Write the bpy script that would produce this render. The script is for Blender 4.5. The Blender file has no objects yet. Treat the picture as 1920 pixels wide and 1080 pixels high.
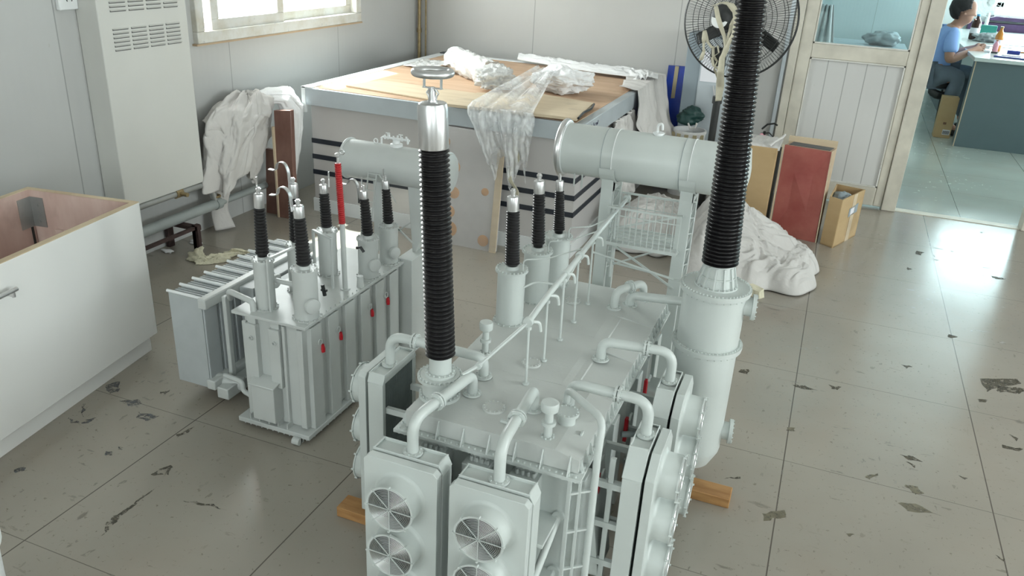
import bpy, math, random
from mathutils import Vector, Matrix, noise
random.seed(7)
PI = math.pi
C = bpy.context.scene.collection
OFF = {}

# ------------------------------------------------------------------ materials
def nt(name):
    m = bpy.data.materials.new(name); m.use_nodes = True
    t = m.node_tree; b = t.nodes['Principled BSDF']
    return m, t, b
def mat(name, col, rough=.5, metal=0, var=0, scale=8, bump=0, bscale=60, spec=.5, coat=0, alpha=1, trans=0, stretch=(1, 1, 1)):
    m, t, b = nt(name)
    b.inputs['Base Color'].default_value = (*col, 1)
    b.inputs['Roughness'].default_value = rough
    b.inputs['Metallic'].default_value = metal
    b.inputs['Specular IOR Level'].default_value = spec
    b.inputs['Coat Weight'].default_value = coat
    b.inputs['Alpha'].default_value = alpha
    b.inputs['Transmission Weight'].default_value = trans
    if var or bump:
        tc = t.nodes.new('ShaderNodeTexCoord'); mp = t.nodes.new('ShaderNodeMapping')
        mp.inputs['Scale'].default_value = stretch
        t.links.new(tc.outputs['Object'], mp.inputs['Vector'])
    if var:
        n = t.nodes.new('ShaderNodeTexNoise'); n.inputs['Scale'].default_value = scale; n.inputs['Detail'].default_value = 6
        t.links.new(mp.outputs[0], n.inputs['Vector'])
        r = t.nodes.new('ShaderNodeValToRGB')
        r.color_ramp.elements[0].position = .3; r.color_ramp.elements[1].position = .7
        r.color_ramp.elements[0].color = (*[max(0, c * (1 - var)) for c in col], 1)
        r.color_ramp.elements[1].color = (*[min(1, c * (1 + var * .6)) for c in col], 1)
        t.links.new(n.outputs['Fac'], r.inputs['Fac']); t.links.new(r.outputs['Color'], b.inputs['Base Color'])
    if bump:
        n2 = t.nodes.new('ShaderNodeTexNoise'); n2.inputs['Scale'].default_value = bscale; n2.inputs['Detail'].default_value = 5
        t.links.new(mp.outputs[0], n2.inputs['Vector'])
        bp = t.nodes.new('ShaderNodeBump'); bp.inputs['Strength'].default_value = bump; bp.inputs['Distance'].default_value = .01
        t.links.new(n2.outputs['Fac'], bp.inputs['Height']); t.links.new(bp.outputs[0], b.inputs['Normal'])
    return m
def mixcol(t, fac, a, b):
    n = t.nodes.new('ShaderNodeMix'); n.data_type = 'RGBA'
    for s, v in ((0, fac), (6, a), (7, b)):
        if isinstance(v, (tuple, float, int)):
            n.inputs[s].default_value = (*v, 1) if isinstance(v, tuple) else v
        else: t.links.new(v, n.inputs[s])
    return n.outputs[2]
def mth(t, op, a, b=None, c=None, clamp=False):
    n = t.nodes.new('ShaderNodeMath'); n.operation = op; n.use_clamp = clamp
    for i, v in enumerate((a, b, c)):
        if v is None: continue
        if isinstance(v, (int, float)): n.inputs[i].default_value = v
        else: t.links.new(v, n.inputs[i])
    return n.outputs[0]
def nz(t, vec, scale, detail=4, rough=.5, stretch=None, rot=None):
    if stretch:
        mp = t.nodes.new('ShaderNodeMapping'); mp.inputs['Scale'].default_value = stretch
        if rot: mp.inputs['Rotation'].default_value = rot
        t.links.new(vec, mp.inputs['Vector']); vec = mp.outputs[0]
    n = t.nodes.new('ShaderNodeTexNoise'); n.inputs['Scale'].default_value = scale; n.inputs['Detail'].default_value = detail
    n.inputs['Roughness'].default_value = rough
    t.links.new(vec, n.inputs['Vector']); return n.outputs['Fac']
def thr(t, v, lo, hi):
    n = t.nodes.new('ShaderNodeMapRange'); n.inputs['From Min'].default_value = lo; n.inputs['From Max'].default_value = hi
    t.links.new(v, n.inputs['Value']); return n.outputs[0]

def floor_mat(name, base, x0, y0, sx, sy, stains=1.0, rough=.16):
    m, t, b = nt(name)
    tc = t.nodes.new('ShaderNodeTexCoord'); sp = t.nodes.new('ShaderNodeSeparateXYZ')
    v = tc.outputs['Object']; t.links.new(v, sp.inputs[0])
    def line(o, off, s, w):
        a = mth(t, 'SUBTRACT', o, off); a = mth(t, 'DIVIDE', a, s); a = mth(t, 'ADD', a, .5); a = mth(t, 'FRACT', a)
        a = mth(t, 'SUBTRACT', a, .5); a = mth(t, 'ABSOLUTE', a)
        return mth(t, 'LESS_THAN', a, w / s)
    gx = line(sp.outputs['X'], x0, sx, .0019); gy = line(sp.outputs['Y'], y0, sy, .0012)
    g = mth(t, 'MAXIMUM', gx, mth(t, 'MULTIPLY', gy, .75))
    cloud = thr(t, nz(t, v, 1.6, 5), .3, .7)
    c = mixcol(t, cloud, tuple(x * .88 for x in base), tuple(x * 1.06 for x in base))
    c = mixcol(t, mth(t, 'MULTIPLY', thr(t, nz(t, v, 3.1, 3), .5, .75), .35), c, (base[0] * .98, base[1] * .86, base[2] * .8))
    fine = mth(t, 'MULTIPLY', thr(t, nz(t, v, 60, 3, .7), .63, .70), .5 * stains)
    c = mixcol(t, fine, c, (.10, .08, .05))
    # scuffs: stretched blotches gated by a broad mask
    gate = thr(t, nz(t, v, 1.1, 2), .40, .55)
    s1 = thr(t, nz(t, v, 9, 5, .62, stretch=(1, 3.2, 1), rot=(0, 0, .5)), .64, .665)
    s2 = thr(t, nz(t, v, 14, 4, .6, stretch=(2.6, 1, 1), rot=(0, 0, -.3)), .65, .67)
    s = mth(t, 'MULTIPLY', mth(t, 'MAXIMUM', s1, s2), gate)
    c = mixcol(t, mth(t, 'MULTIPLY', s, .72 * stains), c, (.085, .07, .045))
    c = mixcol(t, mth(t, 'MULTIPLY', g, .8), c, (.055, .045, .035))
    t.links.new(c, b.inputs['Base Color'])
    r = thr(t, nz(t, v, 5, 4), .2, .9); r = mth(t, 'MULTIPLY_ADD', r, .10, rough)
    r = mth(t, 'MAXIMUM', r, mth(t, 'MULTIPLY', s, .5)); t.links.new(r, b.inputs['Roughness'])
    bp = t.nodes.new('ShaderNodeBump'); bp.inputs['Strength'].default_value = .25; bp.inputs['Distance'].default_value = .004
    hh = mth(t, 'SUBTRACT', mth(t, 'MULTIPLY', nz(t, v, 2.2, 2), 1.3), g)
    t.links.new(hh, bp.inputs['Height']); t.links.new(bp.outputs[0], b.inputs['Normal'])
    b.inputs['Specular IOR Level'].default_value = .55
    return m

def wall_mat(name, col, axis='X', off=0, s=1.0, grooves=True):
    m, t, b = nt(name)
    tc = t.nodes.new('ShaderNodeTexCoord'); sp = t.nodes.new('ShaderNodeSeparateXYZ'); v = tc.outputs['Object']
    t.links.new(v, sp.inputs[0]); o = sp.outputs[axis]
    a = mth(t, 'ABSOLUTE', mth(t, 'SUBTRACT', mth(t, 'FRACT', mth(t, 'ADD', mth(t, 'DIVIDE', mth(t, 'SUBTRACT', o, off), s), .5)), .5))
    g = mth(t, 'LESS_THAN', a, .0028 / s)
    cl = thr(t, nz(t, v, 1.5, 4), .3, .7)
    c = mixcol(t, cl, tuple(x * .95 for x in col), tuple(x * 1.03 for x in col))
    sc = mth(t, 'MULTIPLY', thr(t, nz(t, v, 22, 5, .7, stretch=(1, 1, .3)), .68, .76), .35)
    c = mixcol(t, sc, c, (.30, .28, .2))
    c = mixcol(t, mth(t, 'MULTIPLY', g, .5), c, (.12, .13, .12))
    t.links.new(c, b.inputs['Base Color'])
    b.inputs['Roughness'].default_value = .38
    w = mth(t, 'SINE', mth(t, 'MULTIPLY', o, 2 * PI / .04))
    bp = t.nodes.new('ShaderNodeBump'); bp.inputs['Strength'].default_value = .06; bp.inputs['Distance'].default_value = .002
    t.links.new(mth(t, 'SUBTRACT', w, mth(t, 'MULTIPLY', g, 4)), bp.inputs['Height'])
    if grooves: t.links.new(bp.outputs[0], b.inputs['Normal'])
    return m

def wood_mat(name, a, bcol, scale=3, stretch=(1, 8, 8), rough=.6):
    m, t, b = nt(name)
    tc = t.nodes.new('ShaderNodeTexCoord'); v = tc.outputs['Object']
    f = thr(t, nz(t, v, scale, 6, .6, stretch=stretch), .3, .7)
    c = mixcol(t, f, a, bcol)
    k = mth(t, 'MULTIPLY', thr(t, nz(t, v, 5, 4), .58, .72), .45)
    c = mixcol(t, k, c, tuple(x * .6 for x in a))
    t.links.new(c, b.inputs['Base Color']); b.inputs['Roughness'].default_value = rough
    return m

def film_mat(name, dens=.35, col=(.9, .92, .93), bs=45, bstr=.9, var=.35):
    m, t, b = nt(name); out = t.nodes['Material Output']
    b.inputs['Base Color'].default_value = (*col, 1); b.inputs['Roughness'].default_value = .12
    tc = t.nodes.new('ShaderNodeTexCoord'); v = tc.outputs['Object']
    bp = t.nodes.new('ShaderNodeBump'); bp.inputs['Strength'].default_value = bstr; bp.inputs['Distance'].default_value = .01
    t.links.new(nz(t, v, bs, 4, .6), bp.inputs['Height']); t.links.new(bp.outputs[0], b.inputs['Normal'])
    tr = t.nodes.new('ShaderNodeBsdfTransparent'); mx = t.nodes.new('ShaderNodeMixShader')
    fa = mth(t, 'MULTIPLY_ADD', thr(t, nz(t, v, 12, 5), .35, .7), var, dens)
    t.links.new(fa, mx.inputs[0]); t.links.new(tr.outputs[0], mx.inputs[1]); t.links.new(b.outputs[0], mx.inputs[2])
    t.links.new(mx.outputs[0], out.inputs[0])
    return m
def pane_mat(name, tint=(.86, .95, .97), fac=.12):
    m, t, b = nt(name); out = t.nodes['Material Output']
    gl = t.nodes.new('ShaderNodeBsdfGlossy'); gl.inputs['Roughness'].default_value = .03
    tr = t.nodes.new('ShaderNodeBsdfTransparent'); tr.inputs[0].default_value = (*tint, 1)
    mx = t.nodes.new('ShaderNodeMixShader'); mx.inputs[0].default_value = fac
    t.links.new(tr.outputs[0], mx.inputs[1]); t.links.new(gl.outputs[0], mx.inputs[2]); t.links.new(mx.outputs[0], out.inputs[0])
    return m
def foam_frame_mat(name):      # stained white plastic frame with strips of printed protective film
    m, t, b = nt(name)
    tc = t.nodes.new('ShaderNodeTexCoord'); v = tc.outputs['Object']
    c = mixcol(t, thr(t, nz(t, v, 7, 5, .65), .42, .68), (.68, .68, .65), (.56, .53, .45))
    c = mixcol(t, mth(t, 'MULTIPLY', thr(t, nz(t, v, 26, 5, .7), .63, .70), .5), c, (.22, .22, .28))
    t.links.new(c, b.inputs['Base Color']); b.inputs['Roughness'].default_value = .4
    return m

M = {}
M['paint'] = mat('light_grey_enamel', (.58, .62, .60), .36, var=.05, scale=5, bump=.03, bscale=90)
M['paint_lid'] = mat('lid_grey_enamel', (.54, .56, .54), .42, var=.05, scale=6, bump=.05, bscale=120)
M['paint_s'] = mat('warm_grey_enamel', (.56, .585, .57), .38, var=.06, scale=7)
M['fin_grey'] = mat('radiator_fin_grey', (.34, .38, .39), .5, var=.1, scale=20)
M['fin_blue'] = mat('finned_radiator_grey', (.44, .47, .475), .45, var=.06, scale=14)
M['dark_fin'] = mat('radiator_core_grey', (.20, .235, .235), .55, var=.15, scale=30)
M['silver'] = mat('brushed_silver', (.70, .70, .70), .33, 1.0, var=.05, scale=30)
M['mesh_grey'] = mat('grille_grey', (.13, .14, .14), .5, .2)
M['black'] = mat('black_shed_rubber', (.010, .009, .010), .34, var=.3, scale=20, spec=.45)
M['red'] = mat('red_shed', (.42, .012, .015), .4, var=.1)
M['redtag'] = mat('red_enamel_tag', (.50, .01, .02), .35)
M['blackmetal'] = mat('black_paint', (.02, .022, .022), .4)
M['white'] = mat('white_paint', (.80, .82, .82), .35, var=.03)
M['copper'] = mat('copper_stud', (.30, .10, .05), .4, .6)
M['floor'] = floor_mat('grey_floor_tiles', (.325, .295, .25), .0825, 1.095, .5985, .6245)
M['floor2'] = floor_mat('pale_floor_tiles', (.42, .46, .42), .3, 5.6, .6, .6, stains=.2, rough=.12)
M['wallb'] = wall_mat('sandwich_panel_back', (.50, .495, .475), 'X', 0, 1.0)
M['walll'] = wall_mat('sandwich_panel_left', (.50, .505, .495), 'Y', .45, 1.0)
M['wall2'] = wall_mat('pale_panel', (.66, .74, .74), 'X', .3, .9)
M['ceil'] = mat('ceiling_white', (.75, .76, .75), .7, var=.03)
M['frame'] = foam_frame_mat('stained_window_plastic')
M['door_panel'] = wall_mat('door_plank_panel', (.60, .60, .585), 'X', .055, .112)
M['door_frame'] = mat('cream_door_plastic', (.60, .57, .49), .4, var=.16, scale=9, bump=0)
M['pane'] = pane_mat('window_pane')
M['cab'] = mat('cabinet_cream_white', (.62, .62, .585), .45, var=.04, scale=3)
M['slot'] = mat('dark_slot', (.10, .10, .10), .7)
M['gloss_white'] = mat('glossy_white_panel', (.86, .86, .84), .20, var=.02, scale=2, coat=.3)
M['ply_pink'] = wood_mat('pink_plywood', (.50, .33, .28), (.70, .55, .49), 2.2, (3, 3, 1))
M['ply'] = wood_mat('plywood_top', (.50, .32, .20), (.62, .43, .29), 3, (1, 6, 6))
M['ply_dark'] = wood_mat('old_plywood', (.42, .30, .19), (.52, .39, .26), 2.5, (1, 3, 3))
M['ply_pale'] = wood_mat('pale_plywood', (.55, .44, .30), (.64, .53, .38), 3, (1, 7, 7))
M['edge'] = wood_mat('raw_plywood_edge', (.52, .40, .26), (.70, .58, .40), 6, (1, 1, 12))
M['alu'] = mat('grey_blue_aluminium', (.50, .55, .58), .35, .25, var=.08, scale=6)
M['alu_white'] = mat('white_tape_strip', (.74, .76, .76), .4, var=.06)
M['greyp'] = mat('grey_panel', (.57, .55, .54), .3, .15, var=.05, scale=3)
M['stripe'] = mat('black_stripe', (.02, .025, .035), .4)
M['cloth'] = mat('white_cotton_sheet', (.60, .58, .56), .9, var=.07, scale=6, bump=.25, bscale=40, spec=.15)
M['cloth_w'] = mat('bright_white_rag', (.80, .80, .80), .9, var=.04, scale=9, bump=.3, bscale=60, spec=.1)
M['film'] = film_mat('clear_plastic_film', .17, (.95, .96, .96))
M['film_thin'] = film_mat('thin_plastic_film', .10, (.7, .7, .7), 14, .15, .08)
M['bubble'] = film_mat('bubble_film', .62, (.9, .9, .88), 110)
M['rust'] = wood_mat('rusty_brown_board', (.13, .055, .04), (.26, .15, .12), 3, (2, 2, 1), .35)
M['redboard'] = wood_mat('faded_red_board', (.27, .045, .04), (.40, .13, .10), 4, (1, 1, 1), .5)
M['card'] = wood_mat('brown_cardboard', (.46, .32, .16), (.52, .37, .20), 3, (1, 1, 3), .8)
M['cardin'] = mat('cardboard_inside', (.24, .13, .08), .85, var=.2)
M['tape'] = mat('brown_tape', (.42, .36, .22), .3)
M['pipe'] = mat('galvanised_pipe', (.42, .43, .42), .35, .5, var=.15, scale=12)
M['pipe_g'] = mat('grey_painted_pipe', (.33, .36, .35), .4, var=.1, scale=6)
M['brass'] = mat('old_brass', (.33, .25, .13), .45, .5, var=.3, scale=30)
M['darkrust'] = mat('dark_angle_iron', (.055, .03, .028), .6, var=.3, scale=20)
M['blue'] = mat('deep_blue_plastic', (.015, .05, .36), .35, var=.5, scale=5)
M['purple'] = mat('purple_bag', (.06, .03, .09), .5, var=.4, scale=9)
M['boardg'] = mat('grey_board', (.25, .30, .33), .5, var=.1, scale=4)
M['paper'] = mat('white_paper', (.78, .78, .82), .7)
M['ribbon'] = mat('faded_yellow_ribbon', (.50, .47, .36), .7, var=.15, scale=20)
M['greenbag'] = mat('dark_green_bag', (.012, .05, .045), .5, var=.3)
M['timber'] = wood_mat('orange_timber', (.30, .14, .045), (.50, .28, .11), 7, (1, 5, 5), .7)
M['skin'] = mat('skin', (.42, .24, .17), .5, var=.06)
M['hair'] = mat('black_hair', (.008, .007, .008), .5, bump=.5, bscale=200)
M['shirt'] = mat('light_blue_shirt', (.26, .42, .78), .8, var=.06, scale=8)
M['trouser'] = mat('grey_trousers', (.14, .18, .22), .85, var=.15, scale=10)
M['desk'] = mat('grey_green_laminate', (.115, .165, .18), .4, var=.03)
M['desktop'] = mat('pale_desktop', (.62, .68, .66), .2, var=.06, scale=10)
M['dgreen'] = mat('teal_card', (.02, .22, .18), .5)
M['amber'] = mat('amber_liquid', (.55, .22, .03), .2)
M['cola'] = mat('cola_bottle', (.04, .015, .01), .15)
M['lblue'] = mat('light_blue_plastic', (.15, .45, .75), .35)
M['pinkp'] = mat('pink_label', (.75, .35, .42), .5)
M['navy'] = mat('navy_tray', (.02, .04, .28), .25)
M['yellowfoam'] = mat('pale_yellow_foam', (.70, .66, .50), .8, var=.1, scale=30, bump=.5, bscale=80)
M['ink'] = mat('pen_ink', (.05, .05, .09), .6)
M['pine'] = M['timber']

# ------------------------------------------------------------------ mesh builder
class MB:
    def __init__(s): s.v = []; s.f = []; s.fm = []; s.m = 0; s.T = None
    def add(s, vs, fs):
        o = len(s.v)
        for p in vs:
            p = Vector(p); s.v.append(s.T @ p if s.T else p)
        for f in fs: s.f.append([i + o for i in f]); s.fm.append(s.m)
    def box(s, a, b):
        x0, x1 = sorted((a[0], b[0])); y0, y1 = sorted((a[1], b[1])); z0, z1 = sorted((a[2], b[2]))
        s.add([(x0, y0, z0), (x1, y0, z0), (x1, y1, z0), (x0, y1, z0), (x0, y0, z1), (x1, y0, z1), (x1, y1, z1), (x0, y1, z1)],
              [(0, 3, 2, 1), (4, 5, 6, 7), (0, 1, 5, 4), (1, 2, 6, 5), (2, 3, 7, 6), (3, 0, 4, 7)])
    def prism(s, poly, z0, z1, top=None):
        n = len(poly); top = top or poly
        s.add([(x, y, z0) for x, y in poly] + [(x, y, z1) for x, y in top],
              [list(range(n))[::-1], list(range(n, 2 * n))] + [(i, (i + 1) % n, n + (i + 1) % n, n + i) for i in range(n)])
    def hull8(s, pts):   # 8 arbitrary points ordered as box()
        s.add(pts, [(0, 3, 2, 1), (4, 5, 6, 7), (0, 1, 5, 4), (1, 2, 6, 5), (2, 3, 7, 6), (3, 0, 4, 7)])
    def plate(s, pts, n, t):   # planar polygon extruded along n by t
        n = Vector(n).normalized() * t; k = len(pts)
        s.add([Vector(p) for p in pts] + [Vector(p) + n for p in pts],
              [list(range(k))[::-1], list(range(k, 2 * k))] + [(i, (i + 1) % k, k + (i + 1) % k, k + i) for i in range(k)])
    def frame_of(s, d):
        d = Vector(d).normalized(); u = Vector((0, 0, 1)) if abs(d.z) < .9 else Vector((1, 0, 0))
        a = d.cross(u).normalized(); return d, a, d.cross(a).normalized()
    def lathe(s, o, d, prof, n=24, caps=True):
        o = Vector(o); d, a, b = s.frame_of(d); vs = []; fs = []
        for r, h in prof:
            for i in range(n):
                t = 2 * PI * i / n; vs.append(o + d * h + (a * math.cos(t) + b * math.sin(t)) * r)
        for k in range(len(prof) - 1):
            for i in range(n):
                j = (i + 1) % n; fs.append((k * n + i, k * n + j, (k + 1) * n + j, (k + 1) * n + i))
        if caps: fs.append(list(range(n))[::-1]); fs.append([(len(prof) - 1) * n + i for i in range(n)])
        s.add(vs, fs)
    def cyl(s, p, q, r, r1=None, n=16):
        p = Vector(p); q = Vector(q); s.lathe(p, q - p, [(r, 0), (r if r1 is None else r1, (q - p).length)], n)
    def bar(s, p, q, w, h):    # rectangular bar
        p = Vector(p); q = Vector(q); d, a, b = s.frame_of(q - p); vs = []
        for e in (p, q):
            for x, y in ((-1, -1), (1, -1), (1, 1), (-1, 1)): vs.append(e + a * x * w / 2 + b * y * h / 2)
        s.add(vs, [(0, 3, 2, 1), (4, 5, 6, 7), (0, 1, 5, 4), (1, 2, 6, 5), (2, 3, 7, 6), (3, 0, 4, 7)])
    def tube(s, pts, r, n=10, closed=False, flat=None):
        pts = [Vector(p) for p in pts]; k = len(pts); vs = []; prev = None
        for i, p in enumerate(pts):
            if closed: d = pts[(i + 1) % k] - pts[i - 1]
            else: d = pts[min(i + 1, k - 1)] - pts[max(i - 1, 0)]
            d.normalize()
            if prev is None: _, a, b = s.frame_of(d)
            else: a = (prev - d * prev.dot(d)).normalized(); b = d.cross(a)
            prev = a
            rr = r[i] if isinstance(r, (list, tuple)) else r
            fx, fy = flat if flat else (1, 1)
            for j in range(n):
                t = 2 * PI * j / n; vs.append(p + (a * math.cos(t) * fx + b * math.sin(t) * fy) * rr)
        fs = []
        for i in range(k if closed else k - 1):
            ii = (i + 1) % k
            for j in range(n): jj = (j + 1) % n; fs.append((i * n + j, i * n + jj, ii * n + jj, ii * n + j))
        if not closed: fs.append(list(range(n))[::-1]); fs.append([(k - 1) * n + j for j in range(n)])
        s.add(vs, fs)
    def torus(s, c, d, R, r, n=40, m=8):
        c = Vector(c); d, a, b = s.frame_of(d)
        s.tube([c + (a * math.cos(2 * PI * i / n) + b * math.sin(2 * PI * i / n)) * R for i in range(n)], r, m, True)
    def bolts(s, c, d, R, n, r=.0026, h=.0045, ph=0):
        c = Vector(c); d, a, b = s.frame_of(d)
        for i in range(n):
            t = 2 * PI * (i + ph) / n; p = c + (a * math.cos(t) + b * math.sin(t)) * R
            s.cyl(p, p + d * h, r, n=6)
    def boltline(s, p, q, n, d=(0, 0, 1), r=.0027, h=.005):
        p = Vector(p); q = Vector(q); d = Vector(d)
        for i in range(n):
            x = p.lerp(q, (i + .5) / n); s.cyl(x, x + d * h, r, n=6)
    def grid(s, fn, nu, nv):
        vs = [fn(i / nu, j / nv) for j in range(nv + 1) for i in range(nu + 1)]
        s.add(vs, [(j * (nu + 1) + i, j * (nu + 1) + i + 1, (j + 1) * (nu + 1) + i + 1, (j + 1) * (nu + 1) + i) for j in range(nv) for i in range(nu)])
    def build(s, name, mats, parent=None, bevel=0, solid=0, sub=0, local=False, ang=35, flat=False):
        me = bpy.data.meshes.new(name)
        off = Vector((0, 0, 0)) if (local or parent is None) else OFF[parent.name]
        me.from_pydata([tuple(p - off) for p in s.v], [], s.f)
        if not isinstance(mats, (list, tuple)): mats = [mats]
        for m in mats: me.materials.append(M[m])
        me.polygons.foreach_set('material_index', s.fm)
        me.update(); me.validate()
        if not flat:
            me.shade_smooth()
            if ang: me.set_sharp_from_angle(angle=math.radians(ang))
        o = bpy.data.objects.new(name, me); C.objects.link(o)
        OFF[o.name] = off
        if parent: o.parent = parent
        if bevel:
            b = o.modifiers.new('bevel', 'BEVEL'); b.width = bevel; b.segments = 2; b.limit_method = 'ANGLE'
        if solid:
            b = o.modifiers.new('solid', 'SOLIDIFY'); b.thickness = solid
        if sub:
            b = o.modifiers.new('sub', 'SUBSURF'); b.levels = sub; b.render_levels = sub
        return o
def tag(o, label=None, cat=None, group=None, kind=None):
    if label: o['label'] = label
    if cat: o['category'] = cat
    if group: o['group'] = group
    if kind: o['kind'] = kind
    return o
def thing(name, loc, label, cat, group=None, rz=0):
    o = bpy.data.objects.new(name, None); C.objects.link(o); o.location = loc; o.rotation_euler = (0, 0, rz)
    o.empty_display_size = .05; OFF[o.name] = Vector(loc); return tag(o, label, cat, group)
def struct(name, mb, m, parent=None, **k):
    o = mb.build(name, m, parent, **k)
    if parent is None: o['kind'] = 'structure'
    return o
def arc(c, a, b, r, a0, a1, n=8):   # points of an arc in plane of unit vectors a,b
    c = Vector(c); a = Vector(a); b = Vector(b)
    return [c + (a * math.cos(a0 + (a1 - a0) * i / n) + b * math.sin(a0 + (a1 - a0) * i / n)) * r for i in range(n + 1)]
def rounded(pts, r, n=6):   # polyline with rounded corners
    pts = [Vector(p) for p in pts]; out = [pts[0]]
    for i in range(1, len(pts) - 1):
        p0, p, p1 = pts[i - 1], pts[i], pts[i + 1]
        rr = min(r, (p - p0).length * .49, (p1 - p).length * .49)
        a = p + (p0 - p).normalized() * rr; b = p + (p1 - p).normalized() * rr
        for k in range(n + 1):
            t = k / n; out.append(a * (1 - t) ** 2 + p * 2 * t * (1 - t) + b * t * t)
    out.append(pts[-1]); return out
def fbm(p, o=4):
    a = 0; w = 1
    for i in range(o): a += noise.noise(p * (2 ** i)) * w; w *= .5
    return a
def ridge(p, o=4):
    a = 0; w = 1
    for i in range(o): a += (1 - abs(noise.noise(p * (1.9 ** i) + Vector((i * 7.1, 0, 3)))) * 2.2) * w; w *= .5
    return a / 1.9

# ------------------------------------------------------------------ room
WL, WB, WR, WF, CH = -2.9, 5.5, 4.6, -2.6, 2.8
b = MB(); b.box((WL - .1, WF - .1, -.06), (WR + .1, WB + .0, 0)); FL = struct('floor', b, 'floor')
b = MB(); b.box((WL - .1, WB, -.06), (4.6, 11.2, 0)); struct('floor_office', b, 'floor2')
b = MB(); b.box((.51, WB - .01, 0), (1.22, WB + .06, .004)); struct('trim_1', b, 'door_frame')
b = MB(); b.box((WL - .1, WF - .1, CH), (WR + .1, WB + .1, CH + .1)); struct('ceiling', b, 'ceil')
b = MB(); b.box((WL - .1, WB + .1, CH), (4.6, 11.3, CH + .1)); struct('ceiling_office', b, 'ceil')
M['st_tan'] = mat('tape_residue', (.19, .165, .11), .5, var=.3, scale=40)
M['st_dark'] = mat('dark_scuff', (.10, .085, .055), .6, var=.4, scale=40)
M['st_blue'] = mat('blue_grey_smear', (.13, .135, .14), .6, var=.5, scale=50)
M['st_brown'] = mat('brown_scrape', (.135, .12, .085), .6, var=.5, scale=50)
for kk, lo, hi in (('st_tan', .30, .50), ('st_dark', .38, .56), ('st_blue', .42, .60), ('st_brown', .44, .60)):   # worn, broken-up residue
    t = M[kk].node_tree; tc = t.nodes.new('ShaderNodeTexCoord')
    t.links.new(mth(t, 'MULTIPLY', thr(t, nz(t, tc.outputs['Object'], 55, 5, .65), lo, hi), .8), t.nodes['Principled BSDF'].inputs['Alpha'])
STAINS = {
'tan': [[(0.047, 2.044), (0.104, 2.084), (0.117, 2.062), (0.055, 2.012)], [(0.42, 2.274), (0.472, 2.288), (0.532, 2.263), (0.44, 2.241)], [(0.442, 2.38), (0.48, 2.387), (0.498, 2.355), (0.467, 2.335)], [(0.323, 2.362), (0.354, 2.398), (0.37, 2.409), (0.341, 2.356)], [(0.075, 2.554), (0.101, 2.56), (0.102, 2.531), (0.079, 2.527)], [(0.277, 2.057), (0.298, 2.065), (0.28, 2.046)]],
'dark': [[(0.071, 2.862), (0.118, 2.877), (0.163, 2.865), (0.101, 2.847)], [(0.206, 2.925), (0.246, 2.932), (0.231, 2.903), (0.209, 2.9)], [(0.75, 3.256), (0.884, 3.328), (0.892, 3.291), (0.76, 3.155)], [(0.795, 3.211), (0.896, 3.249), (0.883, 3.199), (0.798, 3.169)], [(0.719, 3.074), (0.752, 3.082), (0.742, 3.057), (0.72, 3.054)], [(0.759, 2.764), (0.824, 2.772), (0.811, 2.752), (0.763, 2.749)], [(0.791, 2.857), (0.821, 2.84), (0.81, 2.82)], [(0.435, 2.55), (0.474, 2.556), (0.501, 2.537), (0.461, 2.53)], [(0.447, 2.511), (0.477, 2.506), (0.473, 2.489)], [(0.604, 2.506), (0.628, 2.502), (0.618, 2.488)], [(0.66, 2.146), (0.684, 2.13), (0.676, 2.117)], [(-0.124, 2.899), (-0.089, 2.907), (-0.096, 2.871), (-0.124, 2.871)], [(-0.081, 2.163), (-0.032, 2.192), (-0.033, 2.177)], [(0.465, 3.24), (0.504, 3.236), (0.483, 3.211)], [(0.598, 4.744), (0.635, 4.737), (0.621, 4.675), (0.597, 4.679)], [(0.937, 4.533), (1.008, 4.516), (0.963, 4.484)], [(0.538, 4.447), (0.562, 4.418), (0.541, 4.399)], [(0.663, 3.648), (0.703, 3.629), (0.67, 3.6)]],
'blue': [[(-2.011, 1.709), (-1.97, 1.737), (-1.935, 1.725), (-1.956, 1.693)], [(-1.909, 1.676), (-1.83, 1.69), (-1.845, 1.648), (-1.89, 1.65)], [(-2.129, 1.759), (-2.109, 1.798), (-2.06, 1.743), (-2.081, 1.725)], [(-2.083, 1.555), (-2.024, 1.553), (-2.001, 1.598), (-2.002, 1.553), (-2.049, 1.534)], [(-2.102, 1.635), (-2.092, 1.64), (-2.037, 1.581), (-2.049, 1.582)], [(-1.993, 1.292), (-1.979, 1.319), (-1.965, 1.302), (-1.975, 1.281)], [(-1.835, 1.468), (-1.814, 1.481), (-1.803, 1.462), (-1.82, 1.457)], [(-1.814, 1.506), (-1.798, 1.507), (-1.791, 1.492)]],
'brown': [[(-1.629, 1.441), (-1.615, 1.505), (-1.581, 1.464), (-1.616, 1.442)], [(-1.463, 1.392), (-1.376, 1.408), (-1.331, 1.409), (-1.403, 1.397)], [(-1.552, 1.189), (-1.582, 1.244), (-1.582, 1.318), (-1.575, 1.399), (-1.571, 1.298), (-1.558, 1.22)], [(-1.937, 1.804), (-1.918, 1.833), (-1.904, 1.793), (-1.928, 1.789)], [(-1.709, 1.63), (-1.689, 1.69), (-1.686, 1.651), (-1.696, 1.62)]],
}
for kk, polys in STAINS.items():
    for pi, q in enumerate(polys):
        pts = []; n = len(q)
        for i in range(n):
            a, c = Vector(q[i]), Vector(q[(i + 1) % n]); L = (c - a).length
            for k in range(5):
                p = a.lerp(c, k / 5); w = noise.noise_vector(Vector((p.x * 60, p.y * 60, pi))) * min(.012, L * .25); pts.append((p.x + w.x, p.y + w.y))
        s = MB(); s.prism(pts, .0001, .0005); s.build('tape_residue' if kk == 'tan' else 'floor_stain', 'st_' + kk, FL, flat=True)
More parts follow.
